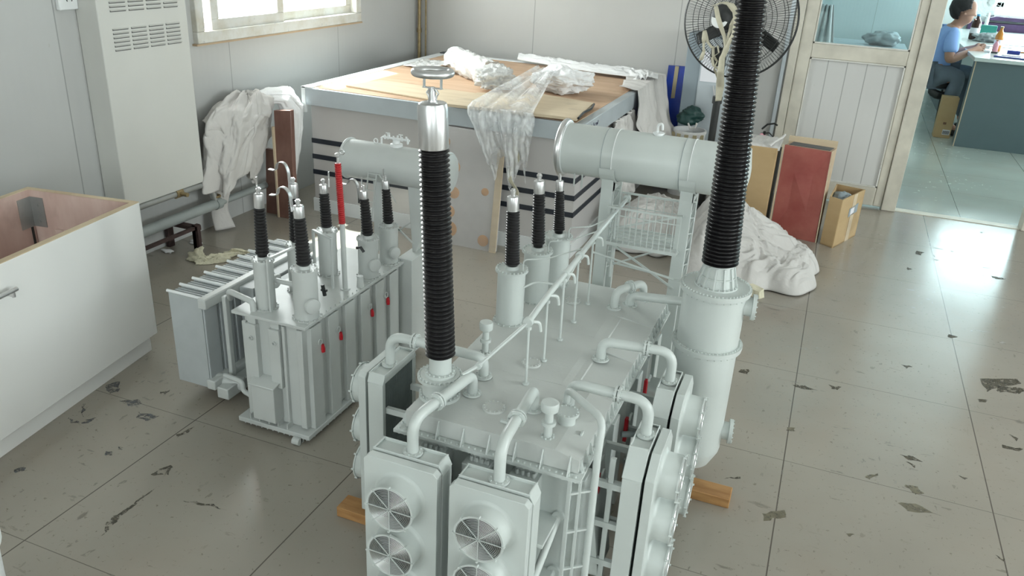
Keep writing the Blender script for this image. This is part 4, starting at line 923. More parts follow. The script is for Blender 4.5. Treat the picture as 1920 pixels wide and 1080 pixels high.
# bubble wrap roll, loose film, hanging sheet, rag on the display base
b = MB(); A = Vector((-2.20, 4.66, .765)); D = Vector((-1.80, 4.30, .757)); n = 44
def roll(u, v):
    p = A.lerp(D, v); d = (D - A).normalized(); a = d.cross(Vector((0, 0, 1))).normalized(); up = Vector((0, 0, 1)); t = 2 * PI * u
    r = .072 + .014 * fbm(Vector((math.cos(t) * 2.5, math.sin(t) * 2.5, v * 9)), 3) + .004 * math.sin(v * 40)
    q = p + (a * math.cos(t) + up * math.sin(t)) * r; q.z = max(q.z, .694); return q
b.grid(roll, 48, 40); tag(b.build('bubble_wrap_roll', 'bubble', ang=None), 'whitish roll of bubble film lying on the display base plywood', 'plastic roll')
def flap(u, v):
    x = lerp(-2.54, -2.18, u); y = lerp(4.93, 4.62, v) - u * .12
    return Vector((x, y, .697 + .05 * (u ** 2) + .02 * abs(fbm(Vector((u * 4, v * 4, 2)), 3))))
surf('bubble_wrap_flap', flap, 40, 24, 'bubble', 'loose flap of bubble film behind the metal ring top', 'plastic film', .001)
crumple('film_bundle', (-1.72, 4.16, .76), (.11, .13, .07), 4, 'bubble', 'crumpled transparent film bundle at the end of the roll', 'plastic film', .5, .718, 3, 5)
def sheet(u, v):     # drapes from the top over the front edge and hangs
    spread = lerp(.10, .31, min(1, v * 2.6)) - max(0, v - .45) * .25
    cx = -1.47 + .07 * v
    x = cx + (u - .5) * spread * 1.12
    if v < .35: y = lerp(4.28, 3.585, v / .35); z = lerp(.83, .73, v / .35) - .015 * (u - .5)
    else:
        L = .17 + .10 * abs(math.sin(u * PI * 2.2)) + .05 * math.sin(u * 13) + .07 * u
        y = 3.585 - .025 * math.sin((v - .35) * 6); z = .732 - (v - .35) / .65 * (L + .04)
    n1 = fbm(Vector((u * 5, v * 2.5, 5)), 3); f = math.sin(u * 19 + 3 * n1) * .014 * (.4 + v)
    return Vector((x + .014 * n1, y - abs(f) - .012 * abs(fbm(Vector((u * 9, v * 5, 1)), 3)), max(z + (f if v < .35 else 0), .720 if v < .33 else -9)))
HF = surf('hanging_film_sheet', sheet, 70, 70, 'film', 'clear plastic sheet hanging over the front edge of the display base', 'plastic film', .0008)
b = MB(); b.grid(lambda u, v: Vector((-1.36 + .02 * math.sin(v * 9) + (u - .5) * .022, 3.575 - .01 * math.sin(v * 12), .56 - v * .26)), 3, 24); tag(b.build('tape_strip', 'ribbon', HF, solid=.001), 'pale yellowish tape strip')
crumple('white_rag', (-1.385, 4.36, .765), (.16, .12, .078), 11, 'cloth_w', 'bunched bright white rag lying on the display base plywood', 'rag', .34, .694, 1.7, 6)
# white dust sheet over the back right corner of the display base
def dust(u, v):
    P = [(-2.02, 5.30), (-1.75, 5.26), (-1.45, 5.22), (-1.2, 5.22), (-1.04, 5.14), (-1.0, 4.95)]
    p = path([(x, y, .70) for x, y in P], u)
    n1 = ridge(Vector((u * 9, v * 5, 3)), 4)
    out = Vector((0, -1, 0)) if u < .75 else Vector((-.8, -.6, 0))
    w = .03 + .13 * math.sin(min(1, u * 1.3) * PI * .55)
    q = p + out * (lerp(-.09, 1, v) * w) + Vector((0, 0, .012 + .040 * n1 * math.sin(v * PI) + .02 * (1 - v)))
    return q
ds = thing('dust_cloth', (-1.1, 5.2, .70), 'white dust cloth along the back edge and right side of the display base', 'cloth')
surf('bunched_edge', dust, 120, 26, 'cloth_w', parent=ds)
def dust2(u, v):   # falls over the right side near the back corner
    y = lerp(5.26, 4.66, u); n1 = fbm(Vector((u * 4, v * 2, 8)), 3); fold = math.sin(u * 19 + n1 * 4)
    x = dx1 + .016 + .03 * (1 + fold) * (.2 + v) + .13 * math.sin(min(1, v * 1.35) * PI * .5) * (1 - u * .55) - .05 * v * u
    z = lerp(.715, .10 + .16 * u, v) + .02 * n1
    if v < .14: x = lerp(dx1 - .16 + .06 * u, x, v / .14); z = .716 + .014 * fold + .01 * n1
    return Vector((x + .015 * n1, y - .10 * v + .02 * math.sin(v * 5 + u * 9), z))
surf('hanging_side', dust2, 130, 70, 'cloth', parent=ds)
def dust3(u, v):
    n1 = fbm(Vector((u * 5, v * 3, 2)), 3); y = lerp(4.70, 4.22, u); return Vector((dx1 - .018 + .03 * abs(math.sin(u * 11 + n1 * 3)) + .06 * v, y + .03 * math.sin(v * 6), lerp(.595, .12, v)))
surf('hanging_strip', dust3, 70, 50, 'cloth', parent=ds)
# film-wrapped panel leaning on the front of the display base
pn = thing('wrapped_panel', (-1.6, 3.62, 0), 'grey panel wrapped in clear film with round orange spots leaning on display base', 'panel')
b = MB(); b.hull8([(-1.80, 3.575, .0), (-1.44, 3.575, .0), (-1.44, 3.60, .0), (-1.80, 3.60, .0), (-1.80, 3.640, .595), (-1.44, 3.640, .595), (-1.44, 3.656, .595), (-1.80, 3.656, .595)]); b.build('panel_board', 'greyp', pn)
b = MB(); b.hull8([(-1.47, 3.565, .0), (-1.435, 3.565, .0), (-1.435, 3.575, .0), (-1.47, 3.575, .0), (-1.47, 3.630, .52), (-1.435, 3.630, .52), (-1.435, 3.638, .52), (-1.47, 3.638, .52)]); b.build('edge_strip', 'ply_pale', pn)
M['orange'] = mat('orange_foam_spot', (.55, .33, .18), .8)
for x, z, r in ((-1.70, .40, .035), (-1.69, .27, .03), (-1.71, .17, .032), (-1.70, .08, .04), (-1.51, .05, .03), (-1.52, .30, .02), (-1.76, .52, .03)):
    b = MB(); y = 3.575 + .065 * z / .595; b.lathe((x, y + .002, z), (0, -1, .1), [(r, 0), (r, .004), (r * .6, .007)], 18); b.build('orange_spot', 'orange', pn)
def wrapf(u, v): z = lerp(.01, .60, v); return Vector((lerp(-1.81, -1.43, u), 3.555 + .065 * z / .595 - .01 * abs(fbm(Vector((u * 6, v * 8, 1)), 3)), z))
b = MB(); b.grid(wrapf, 30, 40); b.build('film_wrap', 'film_thin', pn, ang=None)

# rust brown boards and sheet-draped bundle by the left wall
bb = thing('leaning_board', (-2.62, 3.5, 0), 'tall rusty brown board standing upright beside the display base', 'board')
b = MB(); b.hull8([(-2.69, 3.49, 0), (-2.59, 3.49, 0), (-2.59, 3.52, 0), (-2.69, 3.52, 0), (-2.69, 3.50, .585), (-2.585, 3.50, .597), (-2.585, 3.53, .597), (-2.69, 3.53, .585)]); b.build('board_face', 'rust', bb, bevel=.002)
b = MB(); b.box((-2.70, 3.485, 0), (-2.69, 3.50, .50)); b.build('pale_edge', 'ply_pale', bb)
b = MB(); b.hull8([(-2.80, 3.52, 0), (-2.715, 3.52, 0), (-2.715, 3.54, 0), (-2.80, 3.54, 0), (-2.79, 3.54, .36), (-2.715, 3.54, .36), (-2.715, 3.56, .36), (-2.79, 3.56, .36)])
tag(b.build('leaning_board', 'rust'), 'short dark brown board half hidden under the left draped sheet', 'board')
def drape(u, v):   # closed blob with hanging folds
    t = 2 * PI * u
    P = [(-2.79, 3.42, .665, .01, .01), (-2.79, 3.41, .66, .065, .10), (-2.785, 3.38, .625, .095, .19), (-2.785, 3.35, .56, .10, .215), (-2.785, 3.33, .49, .095, .205), (-2.79, 3.30, .41, .085, .185), (-2.795, 3.27, .33, .078, .18), (-2.80, 3.25, .25, .075, .17)]
    k = v * (len(P) - 1); i = min(int(k), len(P) - 2); f = k - i; q = [lerp(P[i][j], P[i + 1][j], f) for j in range(5)]
    fo = math.sin(t * 7 + 2 * fbm(Vector((math.cos(t), math.sin(t), v * 2)), 2)) * (.04 + .13 * v) + .30 * fbm(Vector((math.cos(t) * 1.8, math.sin(t) * 1.8, v * 3.0 + 4)), 4)
    c, s = math.cos(t), math.sin(t)
    hem = .04 * math.sin(t * 3 + 1) * v
    return Vector((max(WL + .006, q[0] + c * q[3] * (1 + fo)), q[1] + s * q[4] * (1 + fo), q[2] + hem + .035 * fbm(Vector((c * 2, s * 2, v * 4)), 3)))
dl = thing('draped_sheet', (-2.78, 3.35, .0), 'white sheet draped over a bundle leaning by left wall near the window', 'cloth')
surf('main_drape', drape, 170, 90, 'cloth', parent=dl)
def lobe(u, v):
    t = 2 * PI * u; p = path([(-2.82, 3.42, .63), (-2.76, 3.53, .655), (-2.69, 3.60, .650), (-2.645, 3.612, .58), (-2.635, 3.60, .46), (-2.65, 3.595, .33), (-2.66, 3.59, .22)], v)
    r = (.022 + .026 * math.sin(v * PI)) * (1 + .35 * fbm(Vector((math.cos(t) * 2, math.sin(t) * 2, v * 5)), 4))
    return p + Vector((math.cos(t) * r * .8, math.sin(t) * r * .9, math.sin(t) * r * .8))
surf('side_lobe', lobe, 40, 80, 'cloth_w', parent=dl)
surf('sheet_tail', lambda u, v: Vector((-2.80 + .05 * (u - .5) + .015 * math.sin(v * 7), 3.17 + (u - .5) * .13 * (1 - .5 * v) + .02 * math.sin(v * 4 + u * 3), .32 - v * .305)), 10, 24, 'cloth', parent=dl)
# rope / rags on floor near left
RP = [(-2.67, 2.81, .014), (-2.60, 2.765, .016), (-2.555, 2.79, .018), (-2.54, 2.85, .018), (-2.53, 2.92, .014), (-2.50, 2.97, .012)]
def ragf(u, v):
    t = 2 * PI * u; p = path(RP, v); r = (.030 - .012 * abs(math.sin(v * 7))) * (1 + .8 * fbm(Vector((math.cos(t) * 1.5, math.sin(t) * 1.5, v * 9)), 4))
    return Vector((p.x + math.cos(t) * r * 1.15, p.y + math.sin(t + v * 3) * r, max(.002, p.z + math.sin(t) * r * .7)))
surf('twisted_rag', ragf, 40, 80, 'yellowfoam', 'dirty twisted cream rag on the floor behind the finned radiator', 'rag', .001)
for (x, y, r, lab) in ((-2.83, 2.80, .018, 'small white paper scrap on floor by the heating pipe legs'), (-2.80, 2.96, .02, 'crumpled grey white scrap on floor under the heating pipes'), (-1.66, 3.44, .02, 'small white scrap on floor before the wrapped panel')):
    crumple('paper_scrap', (x, y, .008), (r * 1.6, r, .008), x * 10, 'cloth_w', lab, 'scrap', .4, .0, 2, 3)

# blue sheet and grey board at back wall, fan, basket, bag
b = MB(); b.hull8([(-1.03, 5.40, .03), (-.915, 5.40, .03), (-.915, 5.42, .03), (-1.03, 5.42, .03), (-1.03, 5.46, .752), (-.912, 5.46, .756), (-.912, 5.475, .756), (-1.03, 5.475, .752)])
bl = tag(b.build('blue_panel', 'blue'), 'deep blue panel standing against back wall beside the display base', 'panel')
b = MB(); b.hull8([(-.985, 5.398 + .042, .50), (-.96, 5.398 + .042, .50), (-.96, 5.44, .50), (-.985, 5.44, .50), (-.985, 5.455, .752), (-.96, 5.455, .752), (-.96, 5.46, .752), (-.985, 5.46, .752)]); b.build('tape_strip', 'tape', bl)
gb = thing('grey_cabinet', (-.72, 5.38, 0), 'tall blue grey cabinet standing behind the fan against back wall', 'cabinet')
b = MB(); b.box((-.895, 5.30, 0), (-.56, 5.47, .985)); b.build('cabinet_body', 'boardg', gb, bevel=.004)
b = MB(); b.box((-.80, 5.296, 0), (-.795, 5.301, .97)); b.box((-.795, 5.293, .02), (-.575, 5.300, .96)); b.build('cabinet_door', 'alu', gb)
b = MB(); b.box((-.79, 5.288, .70), (-.68, 5.292, .88)); b.build('paper_sheet', 'paper', gb)
b = MB(); b.bar((-.70, 5.287, .68), (-.655, 5.287, .52), .02, .004); b.build('tape_strip', 'cloth', gb)
crumple('green_bag', (-.80, 5.18, .50), (.075, .05, .055), 3, 'greenbag', 'dark green bag on the pale basket near the blue panel', 'bag', .3, .44, 1.5, 4)
b = MB(); b.tube([(-.80, 5.13, .46), (-.78, 5.11, .43), (-.75, 5.11, .44), (-.745, 5.12, .47)], .006, 6); tag(b.build('bag_strap', 'cloth'), 'short pale strap hanging below the dark green bag', 'strap')
bs = thing('basket', (-.79, 5.17, 0), 'pale plastic basket behind the big grey conservator tank', 'basket')
b = MB(); b.lathe((-.79, 5.17, .0), (0, 0, 1), [(.09, 0), (.10, .39), (.105, .40), (.105, .415), (.095, .415), (.09, .02)], 30); b.build('basket_body', 'cloth_w', bs)
b = MB()
for k in range(5): t = -PI / 2 + (k - 2) * .5; b.box((-.79 + math.cos(t) * .104 - .012, 5.17 + math.sin(t) * .104 - .006, .33), (-.79 + math.cos(t) * .104 + .012, 5.17 + math.sin(t) * .104 + .004, .40))
b.build('basket_slots', 'tape', bs)
# industrial stand fan
fn = thing('stand_fan', (-.60, 4.86, 0), 'black industrial stand fan with round wire guard against the back wall', 'fan')
fc = Vector((-.560, 4.93, 1.115)); fd = Vector((-.12, -1, .10)).normalized(); fa = Vector((0, 0, 1)).cross(fd).normalized(); fb_ = fd.cross(fa).normalized()
def fp(r, t, h): return fc + (fa * math.cos(t) + fb_ * math.sin(t)) * r + fd * h
RR = .318; MS = .055 * (1 if fa.x > 0 else -1)
b = MB(); b.torus(fc, fd, RR, .0048, 72, 8); b.torus(fc + fd * .006, fd, RR - .003, .003, 72, 6); b.build('guard_ring', 'blackmetal', fn)
def guard(name, sg):
    b = MB()
    for i in range(120):
        t = 2 * PI * (i + (.5 if sg < 0 else 0)) / 120; b.tube([fp(.07, t, sg * .075), fp(.15, t, sg * .072), fp(.25, t, sg * .055), fp(.30, t, sg * .028), fp(RR, t, 0)], .0009, 4)
    for r, h in ((.255, .055), (.19, .068), (.13, .074), (.075, .076)): b.torus(fc + fd * h * sg, fd, r, .0018, 60, 5)
    b.build(name, 'blackmetal', fn)
guard('rear_guard', 1); guard('front_guard', -1)
for k in range(3):
    t0 = -PI / 6 + k * 2 * PI / 3; b = MB()
    def blade(u, v, t0=t0):
        r = lerp(.05, .262, u); wd = .085 * (1 - .25 * u); q = (v - .5) * wd; return fc + (fa * math.cos(t0) + fb_ * math.sin(t0)) * r + (fb_ * math.cos(t0) - fa * math.sin(t0)) * q + fd * (q * .5)
    b.grid(blade, 14, 6); b.build('fan_blade', 'blackmetal', fn, solid=.003, ang=None)
b = MB(); b.lathe(fc, fd, [(.03, -.05), (.045, -.03), (.045, .03), (.03, .05)], 28); b.lathe(fc + fd * .06 - fa * MS, fd, [(.05, .0), (.070, .01), (.072, .02), (.072, .09), (.066, .115), (.045, .125), (.02, .128)], 36); b.build('motor', 'blackmetal', fn)
b = MB(); pc = fc + fd * .184 - fa * MS
vs = [pc + (fa * math.cos(t) + fb_ * math.sin(t)) * .046 - fa * .012 - fb_ * .014 for t in [PI * .93 + i * PI / 18 for i in range(19)]]
b.plate(vs, fd, .003); b.build('white_badge_half', 'white', fn)
b = MB(); px, py = -.602, 4.80
b.cyl((px, py, .03), (px, py, .66), .021, n=18); b.cyl((px, py, .64), (px, py, 1.0), .013, n=16); b.cyl((px, py, .66), (px, py, .70), .028, n=18); b.cyl((px, py, .98), tuple(fc + fd * .11 - Vector((0, 0, .05))), .022, n=14); b.build('pole', 'blackmetal', fn)
b = MB(); b.lathe((px, py, 0), (0, 0, 1), [(.14, 0), (.14, .02), (.12, .035), (.03, .05)], 40); b.build('fan_base', 'blackmetal', fn)
b = MB(); P = Vector((px - .03, py - .03, .87)); b.lathe(P, (0, 0, 1), [(.012, 0), (.034, .02), (.042, .05), (.040, .09), (.02, .10)], 16); b.build('switch_box', 'blackmetal', fn)
rb_ = [[(-.680, 1.193), (-.64, 1.212), (-.595, 1.205), (-.562, 1.17), (-.552, 1.12), (-.556, 1.06), (-.575, 1.0), (-.598, .93), (-.594, .85), (-.590, .76), (-.592, .68)],
       [(-.672, 1.19), (-.655, 1.14), (-.63, 1.09), (-.605, 1.04), (-.59, .99), (-.60, .93), (-.60, .86), (-.605, .78), (-.60, .70)],
       [(-.715, 1.06), (-.71, 1.0), (-.703, .95), (-.712, .90)], [(-.712, 1.06), (-.69, 1.0), (-.66, .97), (-.633, .985), (-.62, .95), (-.655, .92), (-.64, .88), (-.61, .86)],
       [(-.56, 1.15), (-.575, 1.10), (-.585, 1.04), (-.58, .97), (-.605, .90)], [(-.66, .98), (-.65, .93), (-.625, .90), (-.635, .86), (-.615, .80), (-.60, .74)]]
b = MB()
for i, st in enumerate(rb_):
    pts = [(x, 4.695 + .006 * i + (.07 if z < .85 else 0), z) for x, z in st]; w = (.030, .020, .018, .012, .020, .012)[i]
    def rf(u, v, pts=pts, w=w): p = path(pts, v); return p + Vector(((u - .5) * w * (1 + .3 * math.sin(v * 9)), .004 * math.sin(v * 20), (u - .5) * w * .3))
    b.grid(rf, 2, 50)
tag(b.build('faded_ribbons', 'ribbon', solid=.0015, ang=None), 'faded yellow ribbons tied to the fan guard and hanging down', 'ribbon')
b = MB(); b.tube([(-.36, 5.25, .46), (-.33, 5.2, .50), (-.29, 5.2, .51), (-.27, 5.2, .50)], .006, 6); b.tube([(-.36, 5.2, .44), (-.31, 5.2, .45), (-.275, 5.2, .42), (-.265, 5.2, .39)], .004, 6); b.box((-.345, 5.17, .0), (-.33, 5.19, .46))
tag(b.build('black_cable', 'blackmetal'), 'black cable ends sticking out right of the tall right bushing', 'cable')
crumple('pink_cloth', (-.33, 4.92, .46), (.03, .04, .035), 5, 'pinkp', 'small pink cloth behind the beige carton', 'rag', .3, None, 2, 3)
# beige carton, red box, open cardboard box
bc = thing('beige_carton', (-.40, 4.7, 0), 'tall beige carton between the tall right bushing and the red box', 'carton')
b = MB(); b.box((-.43, 4.60, 0), (-.215, 4.84, .49)); b.build('carton_body', 'card', bc, bevel=.003)
b = MB(); b.grid(lambda u, v: Vector((lerp(-.435, -.205, u), lerp(4.60, 4.86, v), .493 + .012 * ridge(Vector((u * 5, v * 3, 4)), 3) - (.02 if v < .06 else 0))), 40, 16); b.build('white_cover_cloth', 'cloth', bc, solid=.003, ang=None)
b = MB(); b.tube([(-.26, 4.6, .50), (-.24, 4.66, .515), (-.21, 4.74, .525), (-.2, 4.8, .53)], .007, 6); b.build('cover_tie', 'cloth', bc)
b = MB(); b.box((-.213, 4.66, 0), (-.20, 4.8, .46)); tag(b.build('dark_strip_board', 'blackmetal'), 'thin black upright strip between beige carton and red box', 'board')
rd = thing('red_box', (-.06, 4.68, 0), 'tall narrow wooden box with faded red front leaning near the door', 'box')
b = MB(); b.hull8([(-.175, 4.645, 0), (.072, 4.60, 0), (.085, 4.70, 0), (-.145, 4.74, 0), (-.185, 4.685, .50), (.060, 4.675, .495), (.085, 4.79, .495), (-.155, 4.80, .50)]); b.build('box_body', 'ply_dark', rd)
b = MB(); b.hull8([(-.178, 4.636, 0), (.070, 4.592, 0), (.0725, 4.602, 0), (-.1755, 4.646, 0), (-.186, 4.674, .502), (.059, 4.664, .497), (.061, 4.674, .497), (-.185, 4.684, .502)]); b.build('red_front', 'redboard', rd)
b = MB(); b.bar((-.185, 4.636, 0), (-.193, 4.674, .502), .010, .008); b.bar((.075, 4.59, 0), (.064, 4.662, .497), .006, .006); b.build('pale_edge', 'ply_pale', rd)
b = MB(); b.hull8([(-.165, 4.70, .500), (.050, 4.695, .496), (.070, 4.77, .496), (-.145, 4.782, .500), (-.165, 4.70, .503), (.050, 4.695, .499), (.070, 4.77, .499), (-.145, 4.782, .503)]); b.build('top_recess', 'slot', rd)
b = MB(); b.box((-.175, 4.80, .49), (.085, 4.812, .53)); b.build('raised_back_edge', 'ply_pale', rd)
ob = thing('open_cardboard_box', (.17, 4.55, 0), 'open brown cardboard box with a label standing on tiles before the door', 'cardboard box', rz=math.radians(0))
def V3(p, z): return (p[0], p[1], z)
P0, P1, P2, P3 = Vector((.165, 4.545)), Vector((.280, 4.84)), Vector((.098, 4.59)), Vector((.125, 4.88)); H = .275
def wallq(b, p, q, t=.006):
    d = (q - p).normalized(); n = Vector((-d.y, d.x)) * t
    b.hull8([V3(p, 0), V3(q, 0), V3(q + n, 0), V3(p + n, 0), V3(p, H), V3(q, H), V3(q + n, H), V3(p + n, H)])
b = MB(); wallq(b, P0, P1); wallq(b, P2, P0); wallq(b, P3, P2); wallq(b, P1, P3); b.prism([tuple(P0), tuple(P1), tuple(P3), tuple(P2)], .001, .006); b.build('box_walls', 'card', ob)
d = (P1 - P0).normalized(); n2 = Vector((d.y, -d.x)) * .0015
b = MB(); a = P0 + d * .13 + n2; c = P0 + d * .25 + n2; b.hull8([V3(a - n2 * .9, .15), V3(a, .15), V3(c, .16), V3(c - n2 * .9, .16), V3(a - n2 * .9, .20), V3(a, .20), V3(c, .212), V3(c - n2 * .9, .212)]); b.build('paper_label', 'boardg', ob)
b = MB(); a = P0 + d * .15 + n2 * 1.5; c = P0 + d * .20 + n2 * 1.5; b.hull8([V3(a - n2 * .4, .16), V3(a, .16), V3(c, .165), V3(c - n2 * .4, .165), V3(a - n2 * .4, .195), V3(a, .195), V3(c, .2), V3(c - n2 * .4, .2)])
b.build('label_print', 'paper', ob)
b = MB(); a = P0 + d * .16 + n2; c = P0 + d * .21 + n2; b.hull8([V3(a - n2 * .8, .0), V3(a, .0), V3(c, .0), V3(c - n2 * .8, .0), V3(a - n2 * .8, H), V3(a, H), V3(c, H), V3(c - n2 * .8, H)]); b.build('packing_tape', 'ply_pale', ob)
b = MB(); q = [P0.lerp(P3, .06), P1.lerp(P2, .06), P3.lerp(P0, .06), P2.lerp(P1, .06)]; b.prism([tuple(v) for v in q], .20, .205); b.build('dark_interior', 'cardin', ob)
crumple('dark_cloth', (.165, 4.72, .245), (.05, .07, .03), 8, 'boardg', 'dark grey cloth stuffed in the open cardboard box', 'cloth', .4, .20, 2, 4)

# big sheet heap on the floor, sheet behind railing
def heap(name, x0, x1, y0, y1, H, seed, m, lab, fx=0, nx=260, ny=170, outline=None):
    vs = []; b = MB()
    cx, cy = (x0 + x1) / 2, (y0 + y1) / 2; a, c = (x1 - x0) / 2, (y1 - y0) / 2
    def f(u, v):
        t = 2 * PI * u; edge = 1 + .10 * math.sin(3 * t + seed) + .06 * math.sin(7 * t + seed * 2) + .03 * math.sin(13 * t)
        r = v * edge; x = cx + a * r * math.cos(t); y = cy + c * r * math.sin(t)
        p = Vector((x * 3.0 + seed, y * 3.0, seed)); wv = fbm(p * .8, 2)
        rg = ridge(Vector((x * 6 + wv * 2.2 + seed, y * 8 + wv * 2.5, 1.7)), 5)
        env = max(0, 1 - v ** 2.6) ** .75; shape = .74 + .45 * fbm(p * .55, 2) + fx * (x - cx) / a
        z = H * env * max(.12, shape) + env * (.35 + .65 * (1 - env)) * .15 * (rg - .45)
        return Vector((x, y, max(.004, z + .006)))
    b.grid(f, nx, ny); o = b.build(name, m, solid=.003, ang=None); return tag(o, lab, 'cloth')
heap('sheet_heap', -.58, .10, 3.66, 4.50, .40, 3.1, 'cloth', 'large heap of crumpled white sheets on the floor right of the tall bushing', fx=-.15)
heap('sheet_heap', -1.0, -.48, 3.9, 4.52, .30, 8.4, 'cloth', 'greyish sheet heap on the floor behind the conservator railing')
b = MB(); b.hull8([(-.20, 3.66, .0), (-.13, 3.63, .0), (-.11, 3.66, .0), (-.18, 3.69, .0), (-.20, 3.67, .035), (-.135, 3.64, .03), (-.12, 3.68, .035), (-.18, 3.70, .045)]); o = b.build('foam_scrap', 'yellowfoam'); tag(o, 'pale yellow foam scrap at the foot of the sheet heap', 'foam')
crumple('foam_scrap', (-.23, 3.71, .022), (.06, .04, .025), 2, 'yellowfoam', 'crumbled pale yellow foam lump under the sheet heap edge', 'foam', .6, .001, 3, 4)

# ------------------------------------------------------------------ office beyond the door
dk = thing('desk', (1.06, 7.85, 0), 'long grey green desk in the room beyond the door', 'desk')
b = MB(); b.box((1.06, 7.86, 0), (2.9, 7.88, .715)); b.box((1.06, 7.88, 0), (1.08, 8.0, .715)); b.box((1.06, 8.9, 0), (1.08, 10.9, .715)); b.build('desk_panels', 'desk', dk)
b = MB(); b.box((1.04, 7.83, .715), (2.92, 10.95, .745)); b.build('desk_top', 'desktop', dk, bevel=.003)
b = MB(); b.box((1.055, 7.855, 0), (1.063, 7.862, .715)); b.build('desk_edge_strip', 'ply_pale', dk)
b = MB(); b.box((1.5, 10.96, .86), (4.4, 11.1, .90)); b.box((1.3, 10.98, .745), (4.4, 11.09, .83)); tag(b.build('window_ledge_pack', 'purple'), 'purple edged ledge under the bright office window', 'ledge')
cbx = thing('brown_carton', (.99, 8.17, 0), 'brown printed cardboard carton standing against the grey desk', 'carton')
b = MB(); b.box((.92, 8.17, 0), (1.055, 8.29, .36)); b.build('carton_body', 'card', cbx, bevel=.003)
b = MB(); b.box((.985, 8.168, .03), (1.045, 8.1705, .075)); b.build('white_label', 'paper', cbx)
b = MB()
for k in range(7): b.box((.99 + k * .0075, 8.1665, .036), (.994 + k * .0075, 8.168, .066))
b.build('barcode_print', 'blackmetal', cbx)
b = MB(); b.box((.975, 8.1665, .12), (1.0, 8.1695, .14)); b.build('print_mark', 'cardin', cbx)
def bottle(name, x, y, z, r, h, mb, mc, lab, lm=None, cat='bottle'):
    t = thing(name, (x, y, z), lab, cat)
    b = MB(); b.lathe((x, y, z), (0, 0, 1), [(r * .9, 0), (r, .005), (r, h * .62), (r * .85, h * .70), (r * .35, h * .86), (r * .35, h * .94)], 20); b.build('bottle_body', mb, t)
    b = MB(); b.cyl((x, y, z + h * .93), (x, y, z + h), r * .42, n=14); b.build('bottle_cap', mc, t)
    if lm: b = MB(); b.lathe((x, y, z + h * .25), (0, 0, 1), [(r * 1.02, 0), (r * 1.02, h * .22)], 20, caps=False); b.build('bottle_label', lm, t)
DT = .746
bottle('bottle', 1.21, 9.6, DT, .045, .24, 'cola', 'lblue', 'dark cola bottle with pale label and light blue cap on the desk', 'paper')
bottle('bottle', 1.285, 8.55, DT, .034, .21, 'amber', 'brass', 'amber bottle with pink label on desk nearest the doorway', 'paper')
bottle('glue_bottle', 1.262, 8.46, DT, .022, .10, 'pinkp', 'amber', 'small pink bottle standing before the amber bottle', None)
b = MB(); b.box((1.27, 9.8, DT), (1.43, 9.86, DT + .13)); tag(b.build('teal_box', 'dgreen', bevel=.003), 'small teal and purple box standing behind the cola bottle', 'box')
crumple('cloth_lump', (1.32, 9.45, DT + .03), (.13, .10, .05), 12, 'fin_grey', 'crumpled grey cloth lump on the desk beside cola bottle', 'cloth', .5, DT, 2, 4)
tr = thing('navy_tray', (1.34, 8.0, DT), 'navy blue tray holding papers on the near desk corner', 'tray')
b = MB(); b.prism([(1.20, 8.02), (1.75, 7.90), (1.82, 8.10), (1.28, 8.22)], DT, DT + .012); b.build('tray_base', 'navy', tr)
b = MB(); b.prism([(1.26, 8.06), (1.40, 8.03), (1.43, 8.12), (1.30, 8.16)], DT + .012, DT + .018); b.prism([(1.44, 8.01), (1.70, 7.955), (1.74, 8.08), (1.48, 8.13)], DT + .012, DT + .018); b.build('tray_papers', 'paper', tr)
for (x, y, m, w, h, lab) in ((1.40, 8.42, 'navy', .10, .03, 'navy cutter lying on desk right of the amber bottle'), (1.24, 8.33, 'blackmetal', .05, .012, 'small black part on desk before the pink bottle'), (1.19, 8.36, 'paper', .04, .015, 'tiny white part at the desk edge'), (1.52, 8.6, 'amber', .10, .01, 'small orange handled tool on the desk'), (1.60, 9.3, 'paper', .3, .004, 'white paper sheet on the desk toward the window'), (1.36, 9.0, 'paper', .22, .004, 'white paper sheet on the desk behind the amber bottle')):
    b = MB(); b.prism([(x - w / 2, y - w * .2), (x + w / 2, y - w * .3), (x + w / 2 + .01, y + w * .25), (x - w / 2 + .01, y + w * .3)], DT, DT + h); tag(b.build('desk_item', m), lab, 'stationery')
fo = thing('small_desk_fan', (1.42, 10.3, DT), 'white round desk fan before the office window', 'fan')
b = MB(); b.lathe((1.40, 10.4, DT), (0, 0, 1), [(.09, 0), (.08, .02), (.02, .03), (.018, .22)], 24); b.build('fan_base', 'white', fo)
b = MB(); c = Vector((1.40, 10.38, DT + .33)); dd = Vector((-.2, -1, 0))
for r in (.05, .09, .13, .155): b.torus(c, dd, r, .003, 36, 5)
for k in range(16): t = 2 * PI * k / 16; b.tube([c + dd.normalized() * .03, c + Vector((math.cos(t) * .155, 0, math.sin(t) * .155))], .0015, 4)
b.lathe(c, dd, [(.05, -.05), (.05, .02), (.03, .035)], 24); b.build('fan_head', 'white', fo)
st = thing('stool', (.86, 8.55, 0), 'dark stool under the seated person in the next room', 'stool')
b = MB(); b.lathe((.86, 8.50, .40), (0, 0, 1), [(.15, 0), (.165, .01), (.165, .04), (.15, .05)], 30); b.build('seat', 'blackmetal', st)
for i, (dx, dy, m) in enumerate(((-.11, -.11, 'blackmetal'), (.11, -.11, 'pipe'), (.11, .11, 'blackmetal'), (-.11, .11, 'blackmetal'))):
    b = MB(); b.cyl((.86 + dx * .8, 8.50 + dy * .8, .40), (.86 + dx, 8.50 + dy, 0), .014, n=10); b.build('leg', m, st)
b = MB(); b.tube([(.80, 8.35, .39), (.88, 8.34, .34), (.96, 8.40, .33), (1.0, 8.44, .38)], [.03, .045, .04, .02], 10); tag(b.build('dark_bundle', 'blackmetal', sub=1), 'dark cloth bundle hanging off the stool edge', 'cloth')
